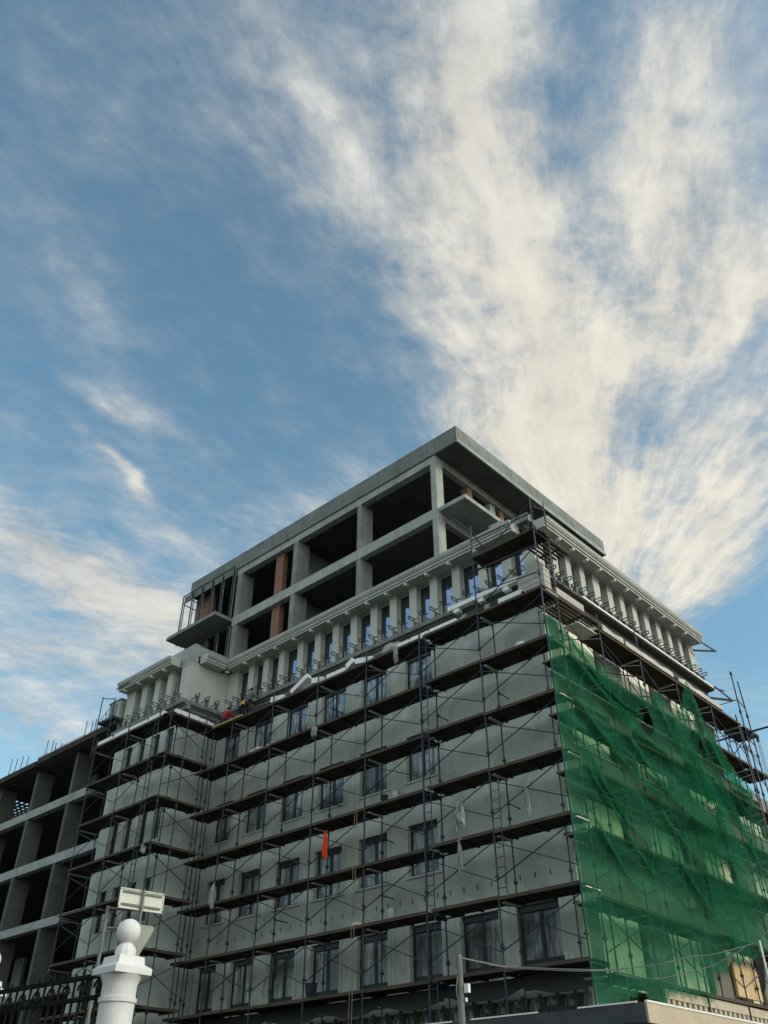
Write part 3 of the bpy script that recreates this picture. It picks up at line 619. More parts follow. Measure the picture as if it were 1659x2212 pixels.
m = MB(); m.box(5.1, 5.55, 6.4, 6.8, 22.9, 25.89); part('column', m, 'concrete', BLD)
# unglazed curtain-wall screens at the far end of the top storeys
def screen(x, ys, z0, z1, zt):
    m = MB()
    for y in ys: m.bar((x, y, z0), (x, y, z1), .07, .05)
    for z in (z0 + .04, zt, z1 - .03): m.bar((x + .004, ys[0], z), (x + .004, ys[-1], z), .06, .045)
    fr = part('screen_frame', m, 'frame', BLD)
    m = MB()
    for y in ys: m.bar((x + .07, y - .09, z0), (x + .07, y - .09, z1 - .1), .04, .05)
    part('screen_post', m, 'zinc', BLD)
    if zt < z1 - .3:
        m = MB()
        for a, b in zip(ys[:-1], ys[1:]): m.box(x + .05, x + .08, a + .06, b - .1, zt + .06, z1 - .08)
        part('spandrel_panel', m, 'fascia', BLD)
screen(.30, [21.96, 23.03, 24.02, 25.06, 26.07, 27.05], 26.48, 30.02, 29.42)
screen(.34, [21.92, 23.0, 24.05, 25.1, 26.1], 23.0, 25.95, 25.8)
m = MB(); m.bar((.5, 27.05, 26.6), (1.6, 27.05, 26.6), .05); m.bar((.46, 27.05, 29.42), (1.6, 27.05, 29.42), .05); m.bar((.46, 27.05, 30.0), (1.6, 27.05, 30.0), .05); m.bar((1.6, 27.05, 26.48), (1.6, 27.05, 30), .06)
part('screen_frame', m, 'frame', BLD)

# ---- street canopy over the ground floor
m = MB(); m.box(-2.1, XW + .0, -1.78, 27, 4.36, 4.66); part('canopy', m, 'canopyshaded', BLD)
m = MB(); m.box(-2.16, -2.102, -1.8, 27, 4.34, 4.78); part('canopy_fascia', m, 'canopyshaded', BLD)
m = MB()
for k in range(9):
    a = -1.6 + 3.1 * k; m.box(-2.18, -2.14, a, a + random.uniform(1.2, 2.6), 4.782, 4.82)
part_split('canopy_trim', m, 'trim', BLD)
m = MB(); m.box(XW + .002, 24, -1.78, YW - .002, 4.36, 4.66); part('canopy', m, 'tan', BLD)
m = MB(); m.box(-2.1, 24, -1.85, -1.782, 4.32, 4.78); part('canopy_fascia', m, 'tan', BLD)
m = MB(); m.box(-2.1, 24, -1.87, -1.80, 4.782, 4.83); part_split('canopy_trim', m, 'trim', BLD)
m = MB(); m.box(2.75, 24, .12, .6, 4.664, 5.33); m.box(2.7, 24, .02, .62, 5.47, 5.74)
part_split('upstand', m, 'upstand', BLD)
m = MB()
k = 0
while 2.8 + .36 * k < 23.5: m.box(2.8 + .36 * k, 2.98 + .36 * k, .05, .30, 5.332, 5.468); k += 1
part_split('dentil', m, 'upstand', BLD)
# cornice brackets still bare above the canopy on the street side
m = MB(); m.box(XW - .14, XW - .002, YW, YR - .02, 5.5, 5.62); part('ledge', m, 'plaster', BLD)
an = MB(); an.box(-.1, .1, -.2, -.002, 0, .42); an.box(-.06, .02, -.3, -.2, .1, .5); an.bar((-.1, -.15, .3), (-.26, -.15, .36), .05); anm = an.mesh('anchor', 'darkmetal')
aw = MB(); aw.box(.12, .2, -.12, -.02, .02, .3); awm = aw.mesh('plate', 'zinc')
for k in range(24):
    o = link('anchor', anm, BLD, (XW, 1.5 + .64 * k, 5.06 + random.uniform(-.02, .03)), RX); sub('plate', awm, o)
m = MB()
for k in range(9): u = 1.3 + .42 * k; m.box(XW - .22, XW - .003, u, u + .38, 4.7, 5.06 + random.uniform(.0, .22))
part_split('dark_membrane', m, 'canopyshaded', BLD)

# ================================================================== raw concrete frame building beyond
FRM = thing('concrete_frame_building', 'bare grey concrete frame of open bays left of the plastered wing', 'building', (6, 45, 0))
FY = [31.4, 36.37, 41.35, 46.4, 51.5, 56.6, 61.7]
LEV = [(22.2, 22.6), (19.0, 19.5), (15.43, 15.95), (11.88, 12.33), (8.3, 8.78), (4.7, 5.2)]
for i, (z0, z1) in enumerate(LEV):
    if i: m = MB(); m.box(.2, .62, 27.6, 64, z0, z1); part('beam', m, 'concrete_light', FRM); m = MB(); m.box(.622, 12, 27.6, 64, z1 - .22, z1 - .02); part('floor_slab', m, 'concrete_shaded', FRM)
    zb = LEV[i + 1][1] if i + 1 < len(LEV) else 0
    for y in FY:
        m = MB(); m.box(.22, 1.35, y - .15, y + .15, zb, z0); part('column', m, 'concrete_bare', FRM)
m = MB(); m.box(-.25, 1.78, 27.6, 64, 22.25, 22.6); m.box(1.782, 4.4, 27.6, 48.2, 22.25, 22.6); m.box(1.782, 4.4, 53.5, 64, 22.25, 22.6); m.box(4.402, 12, 27.6, 64, 22.25, 22.6); part('roof_slab', m, 'concrete_shaded', FRM)
m = MB()
for k in range(7): m.bar((1.8 + .4 * k, 48.2, 22.3), (1.8 + .4 * k, 53.5, 22.3), .12, .1)
for k in range(9): m.bar((1.8, 48.6 + .6 * k, 22.2), (4.4, 48.6 + .6 * k, 22.2), .1)
part_split('formwork', m, 'wood', FRM)
m = MB(); m.box(-.42, -.252, 27.6, 40.5, 22.3, 22.7); m.box(-.42, -.252, 40.7, 64, 22.2, 22.58); part_split('formwork', m, 'wood', FRM)
m = MB(); m.box(9, 9.3, 27.6, 64, 0, 22.2); m.box(.9, 9, 63.6, 63.9, 0, 22.2); part('back_wall', m, 'block', FRM)
m = MB()
for (a, b, z0, z1) in ((38.6, 39.4, 19.6, 22.1), (33.0, 34.4, 12.4, 14.6), (43, 44.2, 8.8, 11.5)): m.box(3.0, 3.2, a, b, z0, z1)
part_split('block_wall', m, 'block', FRM)
for y, n, h in ((36.2, 2, 1.7), (35.0, 2, 1.5), (38.4, 1, .6), (41.2, 2, 1.75), (39.9, 2, 1.2), (46.2, 2, 1.75), (44.5, 2, 1.5), (45.6, 1, .7), (33.9, 2, 1.6), (33.2, 2, 1.1)):
    m = MB()
    for k in range(n): m.tube((.3 + .25 * k, y - .26 * k, 22.6), (.3 + .25 * k + random.uniform(-.03, .03), y - .26 * k, 22.6 + h), .028, 5)
    part_split('rebar', m, 'rebar', FRM)
for a, b in ((31.5, 34.9), (35.4, 39.0), (40, 41.2)):
    m = MB(); n = max(2, int((b - a) / 1.1))
    for k in range(n + 1): y = a + (b - a) * k / n; m.tube((-.1, y, 22.6), (-.1, y, 23.05), .018, 5)
    m.tube((-.1, a, 23.03), (-.1, b, 23.03), .018, 5); m.tube((-.1, a, 22.82), (-.1, b, 22.82), .014, 5); part('guard_rail', m, 'steel', FRM)

# unseen houses added behind and beside the camera to block low sky light
def house(x0, x1, y0, y1, h, label, rise=3.0):
    t = thing('sky_block_house', label, 'house', ((x0 + x1) / 2, (y0 + y1) / 2, 0), 'added unseen houses blocking low sky')
    ax = 'x' if (x1 - x0) < (y1 - y0) else 'y'
    m = MB(); m.box(x0, x1, y0, y1, 0, h); part('wall', m, 'houseplaster', t)
    m = MB(); cx_, cy_ = (x0 + x1) / 2, (y0 + y1) / 2; e = .5
    if ax == 'x': m.add([(x0 - e, y0 - e, h), (x1 + e, y0 - e, h), (x1 + e, y1 + e, h), (x0 - e, y1 + e, h), (cx_, y0 + 2, h + rise), (cx_, y1 - 2, h + rise)], [(0, 1, 4), (1, 2, 5, 4), (2, 3, 5), (3, 0, 4, 5), (0, 3, 2, 1)])
    else: m.add([(x0 - e, y0 - e, h), (x1 + e, y0 - e, h), (x1 + e, y1 + e, h), (x0 - e, y1 + e, h), (x0 + 2, cy_, h + rise), (x1 - 2, cy_, h + rise)], [(0, 1, 5, 4), (1, 2, 5), (2, 3, 4, 5), (3, 0, 4), (0, 3, 2, 1)])
    part('roof', m, 'houseroof', t)
    for lv in range(int(h // 3.2)):
        for k in range(int((y1 - y0) // 3.5) if ax == 'x' else int((x1 - x0) // 3.5)):
            m = MB()
            if ax == 'x': m.box(x1 - .02, x1 + .06, y0 + 1 + 3.5 * k, y0 + 2.4 + 3.5 * k, 1 + 3.2 * lv, 2.6 + 3.2 * lv)
            else: m.box(x0 + 1 + 3.5 * k, x0 + 2.4 + 3.5 * k, y1 - .02, y1 + .06, 1 + 3.2 * lv, 2.6 + 3.2 * lv)
            part('window', m, 'pane_dark', t)
house(-62, -48, -8, 22, 17, 'unseen long house added across the street, blocking low sky from the plastered front')
house(-60, -48, 25, 62, 20, 'unseen taller house added across the street, blocking low sky from the bare concrete frame')

# ================================================================== scaffolding
LV = [4.03, 6.08, 8.13, 10.18, 12.25, 14.32, 16.4, 18.45]
def deck_mesh(L, wdt=1.02, seed=0, gap=.006, slat=False):
    rnd = random.Random(seed); m = MB(); n = 5 if not slat else 6; w = wdt / n
    for k in range(n):
        a = -rnd.uniform(.0, .16); b = L + rnd.uniform(-.02, .16); z = rnd.uniform(-.012, .012)
        g = .07 if slat else gap
        m.box(k * w + g, (k + 1) * w - g * .3, a, b, -.055 + z, z)
    for u in ((L * .07, L * .5, L * .93) if not slat else (L * .25, L * .75)): m.box(.02, wdt - .02, u - .05, u + .05, -.10, -.068)
    return m.mesh('deck', 'wood')
DK = {}
def deck(par, x, y, z, L, rz=0, slat=False):
    L = round(L, 2); k = (L, slat, random.randrange(4))
    if k not in DK: DK[k] = deck_mesh(L, 1.02 if rz == 0 else 1.02, hash(k) % 97, slat=slat)
    o = link('deck', DK[k], par, (x, y, z), rz)
    lip = ('lip', L)
    if lip not in DK:
        m = MB(); m.box(-.045, -.004, -.05, L + .05, -.07, .035); DK[lip] = m.mesh('edge_board', 'woodedge')
    sub('edge_board', DK[lip], o)
    return o
def post(par, x, y, z0, z1, mat='steel', r=.027):
    m = MB(); z = z0; px_, py_ = x, y
    while z < z1 - .01:      # two-metre lengths, never quite plumb, with a coupler at each joint
        zn = min(z + 2.05, z1); nx_, ny_ = x + random.uniform(-.018, .018), y + random.uniform(-.018, .018)
        m.tube((px_, py_, z), (nx_, ny_, zn), r, 8)
        if zn < z1: m.tube((nx_, ny_, zn - .10), (nx_, ny_, zn + .10), r * 1.45, 8); m.box(nx_ - .06, nx_ + .06, ny_ - .05, ny_ + .05, zn - .05, zn + .02)
        px_, py_, z = nx_, ny_, zn
    return part('standard', m, mat, par)
def xbrace(par, p, q, z, r=.019, mat='steel'):
    m = MB(); a = Vector((p[0], p[1], z + .48)); b = Vector((q[0], q[1], z + 1.70)); c = Vector((p[0], p[1], z + 1.72)); d = Vector((q[0], q[1], z + .50))
    n = Vector((q[0] - p[0], q[1] - p[1], 0)).normalized().cross(Vector((0, 0, 1))) * .03
    m.tube(a + n, b + n, r, 6); m.tube(c - n, d - n, r, 6); return part('cross_brace', m, mat, par)
def ladder(par, x, y, z0, z1, dx=.0, dy=-.34):
    m = MB(); m.tube((x + dx, y + dy, z0), (x + dx, y + dy, z1), .02, 6); k = 0
    while z0 + .2 + .31 * k < z1 - .1: z = z0 + .2 + .31 * k; m.tube((x, y, z), (x + dx, y + dy, z), .014, 5); k += 1
    return part('ladder', m, 'steelblue', par)
XO, XI = -1.5, -.5
SL = thing('facade_scaffold', 'long dark tubular scaffold with plank decks and crossed braces along the broad plastered street front', 'scaffold', (-1, 9, 4.7), 'scaffolds around the building')
for k in range(7):
    y = 3.0 * k; top = {0: 22.6, 1: 22.65, 2: 18.75}.get(k, 19.0)
    post(SL, XO, y, 4.67, top, 'steelblue' if k in (0, 1, 2) else 'steel', .03 if k != 2 else .036)
    post(SL, XI, y + (.02 if k else 0), 4.67, 19.3 if k != 0 else 22.9)
    m = MB()
    for z in LV[1:]: m.tube((XO, y, z - .13), (XI, y, z - .13), .024, 6); m.bar((XO, y + .03, z - .09), (XI + .05, y + .03, z - .09), .09, .04)
    part_split('transom', m, 'steel', SL)
    if k in (0, 1, 3, 4, 5, 6):
        m = MB()
        for z in LV[2:]: m.box(XO + .12, XI - .1, y - .14, y - .02, z - .155, z - .112)
        part_split('joint_board', m, 'woodpale', SL)
post(SL, XO + .1, 19.6, 4.67, 18.9); post(SL, XI, 20.6, 4.67, 18.9)
for j, z in enumerate(LV):
    if j == 0: continue
    for k in range(7):
        y0, y1 = 3.0 * k, 3.0 * (k + 1) if k < 6 else 20.5
        if k == 2 or k == 1: pass
        off = .0
        if k == 1: y1 -= .22
        if k == 2: y0 += .0
        deck(SL, XO - .0, y0 + .05, z + (.0 if k != 1 else .03) + random.uniform(-.015, .015), y1 - y0 - .1)
        if j < 7 and k < 6: xbrace(SL, (XO, y0), (XO, 3.0 * (k + 1)), z)
ladder(SL, XO, 6.0, 4.7, 18.6); ladder(SL, XO, 3.0, 8.2, 12.0)
m = MB()
for z in LV[1:]: m.tube((XO + .35, 6.2, z - .1), (XO + .35, 5.0, z - .1), .03, 6); m.tube((XO + .75, 6.2, z - .12), (XO + .75, 5.0, z - .12), .03, 6)
part_split('hatch_bearer', m, 'steelblue', SL)
# corner lift on top
UC = 21.1
deck(SL, XO, .0, UC, 3.0, slat=False); m = MB(); m.tube((XO, 0, 20.3), (XO, 3.0, 20.42), .045, 8); part('ledger', m, 'steelblue', SL)
m = MB()
m.tube((XO, 3.0, 22.42), (.99, 6.3, 26.45), .03, 6); m.tube((XO, 3, 22.45), (XO + .9, 3.0, 21.9), .028, 6); m.tube((XO, 3.1, 21.95), (XO, -.1, 21.85), .026, 6); m.tube((XO, 2.6, 20.9), (XO, .1, 22.3), .022, 6)
m.tube((XO, 3.0, 19.4), (XO, .1, 19.1), .022, 6); m.tube((XO, 3.0, 18.6), (XO, 0, 20.3), .022, 6); m.tube((XI, 3.02, 18.5), (XI, 3.02, 22.0), .028, 6); m.tube((XO, 3, 21.0), (XI, 3, 20.9), .026, 6); m.tube((XO, 0, 21.0), (XI, 0, 21.0), .026, 6)
part_split('tie_tube', m, 'steel', SL)
for k, z in ((1, 14.32), (3, 10.18), (2, 14.32), (4, 12.25), (5, 8.13), (3, 8.13), (4, 16.4), (1, 10.18)):
    m = MB(); m.tube((XI, 3 * k, z + 1.15), (XW + .0, 3 * k + .04, z + 1.15), .022, 6); m.bar((XI - .1, 3 * k - .05, z + 1.15), (XI + .1, 3 * k + .05, z + 1.15), .07); part('wall_tie', m, 'steel', SL)

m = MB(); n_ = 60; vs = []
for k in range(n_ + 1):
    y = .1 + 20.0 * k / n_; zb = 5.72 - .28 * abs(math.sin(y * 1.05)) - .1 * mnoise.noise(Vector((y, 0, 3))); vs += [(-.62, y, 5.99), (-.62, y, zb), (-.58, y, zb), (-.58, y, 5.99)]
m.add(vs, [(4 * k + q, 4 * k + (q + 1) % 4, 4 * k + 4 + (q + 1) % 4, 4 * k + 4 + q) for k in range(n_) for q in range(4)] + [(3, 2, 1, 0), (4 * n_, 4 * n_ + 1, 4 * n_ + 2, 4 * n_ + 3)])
part('deck_shade_strip', m, 'canopyshaded', SL)  # sagging dark strip stands in for the deck's shadow on the wall

# ---- wing scaffold (return + projecting wing)
LW = [4.25, 6.35, 8.42, 10.5, 12.55, 14.6, 16.62, 18.6]
SWG = thing('wing_scaffold', 'dark tubular scaffold turning the inner corner and running along the narrow projecting wing', 'scaffold', (-3, 22, 4.7), 'scaffolds around the building')
WO, WI = -3.95, -2.95
for x, y in ((WO, 19.62), (WI, 19.62), (WO, 20.6), (-1.9, 19.62), (WO, 23.3), (WI, 23.3), (WO, 26.3), (WI, 26.3), (WI, 20.55), (-1.05, 20.5)):
    post(SWG, x, y, 0.0 if x < -2.1 else 4.67, 20.1 if (x, y) == (WO, 19.62) else 19.1)
ladder(SWG, WO, 20.6, 4.8, 18.7, 0, .34)
for j, z in enumerate(LW):
    deck(SWG, WO, 19.65, z + .02, 3.6); deck(SWG, WO, 23.35, z + random.uniform(-.02, .02), 3.05)
    m_ = deck(SWG, XO - .03, 19.6, z - .02, 2.45, rz=R(90))
    if j < 7:
        xbrace(SWG, (WO, 20.6), (WO, 23.3), z); xbrace(SWG, (WO, 23.3), (WO, 26.3), z); xbrace(SWG, (XO - .1, 19.6), (WO, 19.62), z)
    m = MB()
    for y in (20.5, 23.3, 26.3): m.tube((WO, y, z - .12), (WI, y, z - .12), .024, 6)
    for x in (XO - .2, WI, WO): m.tube((x, 19.6, z - .12), (x, 20.6, z - .12), .024, 6)
    part_split('transom', m, 'steel', SWG)
    m = MB(); m.box(WO + .1, WI - .1, 23.15, 23.3, z - .155, z - .112); m.box(WO + .1, WI + .2, 26.45, 26.6, z - .155, z - .112); part_split('joint_board', m, 'woodpale', SWG)

# ---- side scaffold behind the netting, with the tall frame at its far end
SR = thing('side_scaffold', 'tubular scaffold behind the green netting, its tall end frame rising into the sky', 'scaffold', (7, .4, 4.7), 'scaffolds around the building')
LR = [5.85, 7.9, 9.95, 12.0, 14.05, 16.1, 18.18]
RXP = [-.52, 2.45, 5.6, 8.73, 12.0, 15.2]
for i, x in enumerate(RXP):
    post(SR, x, 0.0, 4.67, [22.7, 18.9, 19.9, 18.5, 18.55, 18.0][i]); post(SR, x, .85, 4.67, 18.2)
    m = MB()
    for z in LR: m.tube((x, 0, z - .12), (x, .85, z - .12), .024, 6)
    part_split('transom', m, 'steel', SR)
    m = MB()
    for z in LR: m.box(x - .12, x - .02, .08, .8, z - .16, z - .115)
    part_split('joint_board', m, 'woodpale', SR)
for j, z in enumerate(LR):
    for i in range(5):
        a, b = RXP[i], RXP[i + 1]
        if j == 6 and i == 0: continue
        deck(SR, b - .04, .0, z + random.uniform(-.015, .015), b - a - (.08 if i else .3), rz=R(90))
        if j < 6: xbrace(SR, (a, 0), (b, 0), z)
deck(SR, 2.4, -.02, 18.5, 3.9, rz=R(90), slat=True); deck(SR, .9, -.02, 21.1, 2.4, rz=R(90), slat=True)
m = MB(); m.tube((5.6, 0, 18.0), (8.7, 0, 15.6), .02, 6); m.tube((2.45, 0, 17.5), (5.6, 0, 15.9), .02, 6); m.tube((12, 0, 17.3), (15.2, 0, 15.0), .02, 6); m.tube((8.73, 0, 17.0), (12, 0, 15.2), .02, 6)
for x in (5.6, 8.73, 12): m.tube((x, 0, 17.25), (x - 1.9, .8, 17.1), .03, 6)
m.tube((XO, 0, 22.2), (-.5, 0, 22.5), .022, 6); m.tube((XO, 0, 22.4), (-.5, .0, 22.45), .022, 6); m.tube((XO, 0, 21.3), (-.5, 0, 20.9), .022, 6); m.tube((-.52, 0, 21.2), (-.52, 0.9, 21.2), .02, 6); m.tube((-.52, .8, 21.1), (-.52, .8, 22.8), .02, 6); m.tube((XO, 0, 20.45), (-.45, 0, 19.9), .02, 6)
part_split('tie_tube', m, 'steel', SR)
for x, z in ((15.75, 21.1), (16.5, 20.9), (14.95, 18.6)): post(SR, x, 0, 4.67, z, 'steel', .036)
m = MB(); z = 6.0
while z < 21: m.tube((15.75, 0, z), (16.5, 0, z - .25), .024, 6); m.tube((15.75, 0, z), (15.75, 0.9, z), .02, 6); z += 1.95
m.tube((14.95, 0, 16.5), (16.5, 0, 18.2), .02, 6); m.tube((14.95, 0, 17.4), (16.5, 0, 16.4), .018, 6); m.tube((12, 0, 16.9), (16.5, 0, 16.9), .02, 6)
part_split('rung', m, 'steel', SR)
post(SR, 15.75, .9, 4.67, 18.4); post(SR, 16.5, .9, 4.67, 18.4)
for z in (12.0, 14.05, 16.1, 18.18): deck(SR, 17.2, .0, z, 1.7, rz=R(90))

# ================================================================== green safety nets
def lerp_curve(pts, x):
    if x <= pts[0][0]: return pts[0][1]
    for (a, b), (c, d) in zip(pts[:-1], pts[1:]):
        if x <= c: t = (x - a) / (c - a); return b + (d - b) * t
    return pts[-1][1]
def net(name, top, bot, x0, x1, nx, nz, y0, mat, label, folds, holes=(), seed=0):
    vs = []; fs = []; 
    for i in range(nx + 1):
        x = x0 + (x1 - x0) * i / nx; zt = lerp_curve(top, x); zb = lerp_curve(bot, x)
        for j in range(nz + 1):
            t = j / nz; z = zb + (zt - zb) * t
            n1 = mnoise.fractal(Vector((x * .35 + z * .30 + seed, (z - .75 * x) * .10, seed)), 1.0, 2.0, 4)
            n2 = mnoise.fractal(Vector((x * 1.5, z * .16, seed + 9)), 1.0, 2.0, 3)
            dy = folds(x, z, t) + .13 * n1 + .03 * n2
            dx = .10 * mnoise.noise(Vector((x, z * .4, seed + 4))) * (1 if 0 < i else 0)
            dz = -.22 * abs(mnoise.noise(Vector((x * 2.3, seed, seed + 2)))) * t + .3 * mnoise.fractal(Vector((x * 2.1, seed, 5)), 1, 2, 4) * (1 - t) ** 6
            e_ = min(1, i / 7); vs.append((x + dx * e_, min(y0 + (dy - .10) * e_, -.03), z + dz))
    for i in range(nx):
        for j in range(nz):
            a = i * (nz + 1) + j; cx = sum(vs[k][0] for k in (a, a + nz + 1, a + nz + 2, a + 1)) / 4; cz = sum(vs[k][2] for k in (a, a + nz + 1, a + nz + 2, a + 1)) / 4
            if any(((cx - h[0]) / h[2]) ** 2 + ((cz - h[1]) / h[3]) ** 2 < 1 + .35 * mnoise.noise(Vector((cx * 5, cz * 5, 0))) for h in holes): continue
            fs.append((a, a + nz + 1, a + nz + 2, a + 1))
    mb = MB(); mb.add(vs, fs)
    return single(name, mb, mat, label, 'safety net', 'green safety nets', smooth=True)
def swag(*lines):
    """draped ridges: each line runs from (x,z) to (x,z) with an amplitude and a width"""
    def f(x, z, t):
        s = 0
        for (xa, za, xb, zb, sag, amp, wd) in lines:
            u = (x - xa) / (xb - xa)
            if -.05 < u < 1.05:
                zl = za + (zb - za) * u - sag * math.sin(math.pi * min(max(u, 0), 1)); s -= amp * math.exp(-((z - zl) / wd) ** 2) * math.sin(math.pi * min(max(u * .96 + .02, 0), 1)) ** .5
        return s
    return f
TOP1 = [(-1.56, 17.35), (-1.1, 17.1), (-.5, 16.95), (.8, 16.75), (1.96, 16.5), (3.1, 16.25), (4.2, 16.1), (5.32, 16.2), (5.6, 16.5), (6.0, 16.75), (6.46, 16.85), (7.0, 16.4), (7.6, 16.1), (8.3, 15.6), (9.5, 14.8), (11, 14.2)]
BOT1 = [(-1.56, 4.92), (-1.1, 4.95), (.2, 5.2), (1.0, 5.5), (1.3, 5.2), (1.8, 4.72), (2.3, 5.2), (2.8, 5.6), (3.8, 5.66), (5.96, 5.75), (6.2, 6.6), (6.9, 6.5), (7.6, 6.9), (8.4, 7.1), (9.5, 7.3), (11, 7.7)]
net('safety_net', TOP1, BOT1, -1.58, 11, 150, 130, -.06, 'net', 'large sagging green safety net hung from the near corner post over the side scaffold',
    swag((-1.56, 17.2, 5.2, 15.2, .9, .30, .16), (-1.56, 16.4, 7.5, 14.0, 1.0, .38, .2), (-1.56, 15.0, 5.5, 11.8, .9, .32, .18), (-1.5, 13.4, 3.4, 9.6, .5, .30, .16), (-1.5, 12.9, 3.0, 9.0, .3, .25, .1), (1.5, 15.0, 9.2, 11.6, 1.2, .34, .2),
         (5.5, 16.4, 9.8, 12.2, .8, .3, .2), (-1.5, 11.2, 2.0, 7.9, .2, .22, .12), (3.0, 12.6, 10, 9.8, 1.0, .25, .22), (4.4, 10.4, 7.2, 8.0, .1, .25, .14)),
    holes=((4.75, 15.05, .45, .62), (6.35, 9.0, .07, .25), (8.8, 10.2, .6, .45), (8.9, 12.6, .6, .25)), seed=1)
TOP2 = [(7.05, 15.6), (7.6, 16.35), (8.2, 17.0), (8.6, 17.9), (8.72, 18.15), (8.9, 17.9), (9.3, 17.2), (10.05, 16.6), (11.0, 16.05), (11.88, 15.5), (12.4, 14.95), (12.82, 14.7), (13.1, 14.55), (13.6, 13.9), (14.2, 13.0)]
BOT2 = [(7.05, 8.3), (8, 7.4), (9, 7.9), (10, 7.5), (11.6, 8.1), (12.6, 9.0), (13.6, 10.0), (14.2, 10.6)]
net('safety_net', TOP2, BOT2, 7.05, 14.2, 90, 110, -.22, 'net2', 'narrower bunched green net rising to a peak at the far end of the netted side',
    swag((8.7, 18.0, 13.0, 14.2, 1.9, .34, .3), (8.7, 17.4, 12.6, 13.0, 1.2, .3, .25), (8.6, 16.5, 12.2, 11.0, .6, .34, .3), (9.6, 16.6, 13.2, 14.4, 1.4, .25, .14), (9.9, 16.2, 13.2, 14.2, 1.5, .25, .12), (7.3, 15.5, 9.2, 11.0, .2, .3, .3)), holes=((8.6, 16.0, .10, .5), (9.0, 15.4, .08, .4), (8.8, 10.2, .6, .45), (8.9, 12.6, .6, .25)), seed=6)

# ================================================================== street furniture in front
def stone_pillar(x, y, zb, label):
    t = thing('gate_pillar', label, 'pillar', (x, y, 0), 'white gate pillars of the fence')
    r = .156
    m = MB(); m.lathe([(r + .02, 0), (r + .02, .3), (r, .32), (r - .003, zb - .585), (r + .012, zb - .58), (r + .012, zb - .545), (r - .004, zb - .54), (r - .004, zb - .44), (r + .012, zb - .40), (r + .035, zb - .365)], (x, y, 0)); part('shaft', m, 'white', t, True)
    m = MB(); h = .19; z0 = zb - .363; 
    m.box(x - h, x + h, y - h, y + h, z0, z0 + .05)
    lv = [(h, .0502), (h * .72, .085), (.13, .145), (.085, .16)]
    vs = [(x + sx * a, y + sy * a, z0 + dz) for a, dz in lv for sx, sy in ((-1, -1), (1, -1), (1, 1), (-1, 1))]
    m.add(vs, [(4 * i + k, 4 * i + (k + 1) % 4, 4 * i + 4 + (k + 1) % 4, 4 * i + 4 + k) for i in range(3) for k in range(4)] + [(3, 2, 1, 0), (12, 13, 14, 15)]); part('cap', m, 'white', t)
    m = MB(); m.lathe([(.078, zb - .212), (.092, zb - .20), (.095, zb - .165), (.082, zb - .13), (.05, zb - .10), (.046, zb - .085)], (x, y, 0), 10); part('neck', m, 'white', t)
    m = MB(); m.lathe([(.107 * math.sin(math.pi * k / 20) + .001, zb - .107 * math.cos(math.pi * k / 20)) for k in range(21)], (x, y, 0), 36); part('ball', m, 'white', t, True)
    return t
stone_pillar(-20.45, -6.45, 3.335, 'white round gate pillar with square cap and ball, standing in front of the sign post')
stone_pillar(-20.30, -3.42, 3.45, 'white gate pillar of which only the pale ball shows at the left edge, above the iron fence')
FN = thing('iron_fence', 'black wrought-iron fence panel between the two white gate pillars', 'fence', (-20.4, -4.9, 0))
m = MB()
for z in (3.02, 2.84, .35): m.bar((-20.4, -6.27, z), (-20.36, -3.62, z + (.06 if z > 1 else 0)), .05, .035)
part_split('rail', m, 'fencemetal', FN)
for k in range(18):
    y = -6.14 + .142 * k; m = MB(); m.bar((-20.4, y, .1), (-20.4, y, 3.10 + .03 * math.sin(k)), .018); part('bar', m, 'fencemetal', FN)
m = MB()
for k in range(9):
    y = -6.0 + .284 * k; pts = [(-20.4, y + .075 * math.cos(a) * (1 - a / 9), 2.93 + .075 * math.sin(a) * (1 - a / 9)) for a in [q * .5 for q in range(14)]]; m.path(pts, .011, 5)
part_split('scroll', m, 'fencemetal', FN)

# road sign seen from behind

# road sign seen from behind: plate, triangle, post and side frame
sg = thing('road_sign', 'back of a pale road plate over a triangle sign, behind the gate pillar ball', 'road sign', (-17.23, -1.48, 0))
def plate_xyz(u, v, d=0):     # plate plane runs along +x (slightly towards -y); u 0..1 along, v height
    a = Vector((-17.585, -1.378, 0)); b = Vector((-16.845, -1.49, 0)); p = a.lerp(b, u); n = Vector((-.15, -.99, 0)); return (p.x + n.x * d, p.y + n.y * d, v)
def plate_box(m, u0, u1, v0, v1, d0, d1):
    m.add([plate_xyz(u, v, d) for v in (v0, v1) for d in (d0, d1) for u in (u0, u1)], [(0, 2, 3, 1), (4, 5, 7, 6), (0, 1, 5, 4), (2, 6, 7, 3), (0, 4, 6, 2), (1, 3, 7, 5)])
m = MB(); plate_box(m, .02, .98, 4.74, 5.005, -.008, .008); plate_box(m, 0, .02, 4.76, 4.985, -.008, .02); plate_box(m, .98, 1, 4.76, 4.985, -.008, .02); plate_box(m, .0, 1, 4.725, 4.739, -.008, .02); plate_box(m, 0, 1, 5.006, 5.02, -.008, .02)
part('plate', m, 'signback', sg)
m = MB(); plate_box(m, .06, .94, 4.955, 4.985, .009, .03); plate_box(m, .06, .94, 4.77, 4.80, .009, .03); part('rail', m, 'pole', sg)
m = MB(); m.tube((-17.215, -1.475, 0), (-17.215, -1.475, 5.03), .022, 10); part('post', m, 'pole', sg)
m = MB(); tri = [(-17.46, -1.38), (-17.0, -1.62)]
A_, B_, T_ = Vector((-17.52, -1.345, 4.54)), Vector((-17.0, -1.615, 4.50)), Vector((-17.19, -1.50, 4.02)); cx = (A_ + B_ + T_) / 3
n = (B_ - A_).cross(T_ - A_).normalized() * .006; q = []
for p_ in (A_, B_, T_):
    for o in [v for v in (A_, B_, T_) if v is not p_]: q.append(p_.lerp(o, .07))
